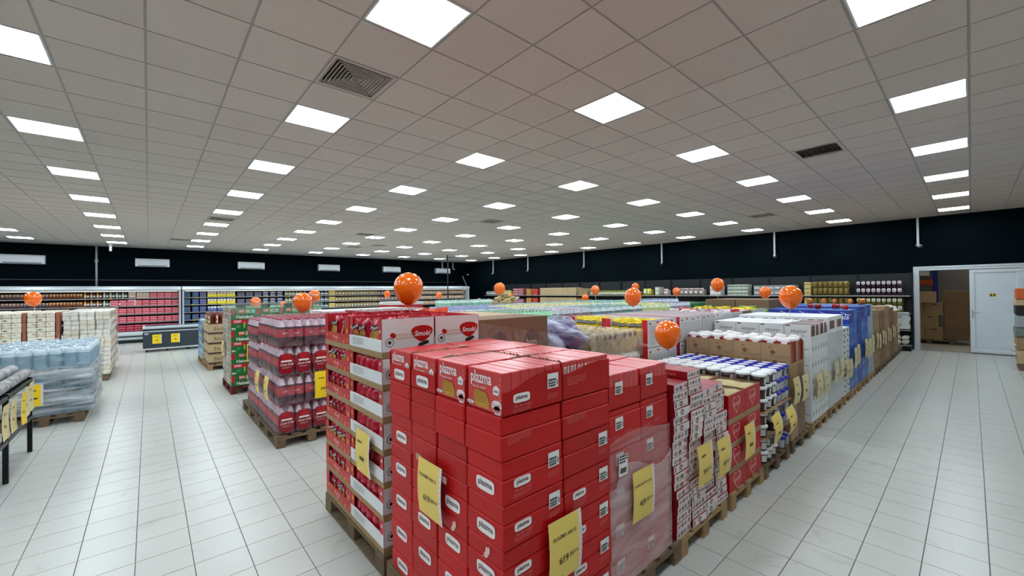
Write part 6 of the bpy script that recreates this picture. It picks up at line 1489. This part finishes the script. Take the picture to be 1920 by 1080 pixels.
# ================================================================== balloons
bal = M('orange balloon', (250, 112, 10), .12, .02, spec=.6, coat=.5); strm = M('white ribbon', (236, 236, 232), .5, 0)
bm = MB(); R0 = .14; prof = []
for i in range(19):
    t = pi * i / 18; z = -cos(t); r = sin(t); 
    if z < 0: z *= 1.28; r = r ** 1.12
    prof.append((max(.004, R0 * r), R0 * z))
bm.lathe(prof, 28); bm.lathe([(.006, -.012), (.012, -.02), (.014, -.026)], 10, 0, 0, 0, -R0 * 1.28 + .012)
bmesh_ = bm.mesh('balloon', bal)
prt = MB()
vs, fs = text_geo('Aksa', .02, .3, 3)
for sgn in (0,):
    pts = []
    for x, y in vs:
        a = x * .085 / R0; zz = y * .1; rr = (R0 * R0 - zz * zz) ** .5 + .001; pts.append((rr * sin(a), -rr * cos(a), zz + .01))
    prt.add(pts, fs, 0)
logo_me = prt.mesh('lettering', white)
BL = [((1.89, 3.64, 1.93), 1.0, 1.52, 0, 'largest orange balloon, above the peanut snack trays'), ((1.83, 7.07, 1.75), 1.0, 1.5, 0, 'orange balloon above the cola packs'),
 ((3.26, 11.46, 1.82), 1.0, 1.3, 1, 'orange balloon with white lettering behind the cola balloon'), ((2.33, 13.88, 1.64), 1.0, 1.2, 1, 'orange balloon with white lettering above the beer cartons'),
 ((3.53, 16.0, 1.47), 1.0, .7, 0, 'small plain orange balloon right of the lettered beer balloon'), ((-1.89, 13.64, 1.84), 1.0, 1.55, 0, 'orange balloon above the toilet paper packs'),
 ((7.8, 16.99, 1.81), 1.0, .9, 0, 'orange balloon above the white film trays'), ((10.35, 16.89, 1.72), 1.0, .9, 0, 'small orange balloon near the dark pole'),
 ((6.56, 7.84, 1.95), 1.0, 1.5, 0, 'orange balloon before the far shelving corner, above blue-capped bottles'), ((9.98, 13.21, 1.45), 1.0, 1.3, 1, 'orange lettered balloon by the tan crisp heap'),
 ((14.3, 16.2, 1.60), .95, 1.1, 0, 'tiny orange balloon before the red and amber boxes'), ((13.6, 10.7, 1.57), .95, 1.3, 0, 'small orange balloon before the tan shelf cartons'),
 ((10.95, 8.2, 1.89), 1.0, 1.5, 0, 'orange balloon before the oil bottles on the shelving'), ((14.1, 8.65, 2.0), .95, 1.3, 0, 'orange balloon half hidden behind a bigger one'),
 ((6.13, 3.81, 1.77), 1.0, 1.5, 0, 'orange balloon above the white display boxes'), ((14.2, 7.05, 1.80), .95, 1.3, 1, 'small orange balloon with a white patch mid shelving'),
 ((9.7, 3.85, 1.98), 1.0, 1.6, 0, 'highest orange balloon, above the long brown cartons'), ((12.09, 3.6, 1.78), 1.0, 1.4, 0, 'orange balloon right of the highest one'),
 ((6.62, 1.66, 1.77), 1.0, 1.38, 0, 'orange balloon above the white script cartons'), ((4.33, 2.26, 1.39), 1.0, .98, 0, 'low orange balloon above the cream packets')]
for (x, y, z), s_, zb, lt, lab in BL:
    sr = MB(); zr = (zb - z) ; pp = [(0, 0, -R0 * 1.28 * s_ - .0)]
    for q in range(1, 7): a = q / 6; pp.append((.02 * sin(a * 4) + .02 * a, .015 * sin(a * 5), -R0 * 1.28 + (zr + R0 * 1.28) * a))
    for a, b in zip(pp, pp[1:]): sr.tube(a, b, .0028 if y < 5 else .004, 5)
    k = [T('ribbon', sr.mesh('ribbon', strm))]
    if lt: k.append(T('lettering', logo_me, (0, 0, .0), rz=-math.atan2(x, y)))
    thing(T('balloon', bmesh_, kids=k), lab, 'balloon', 'orange balloons', (x, y, z), 0)
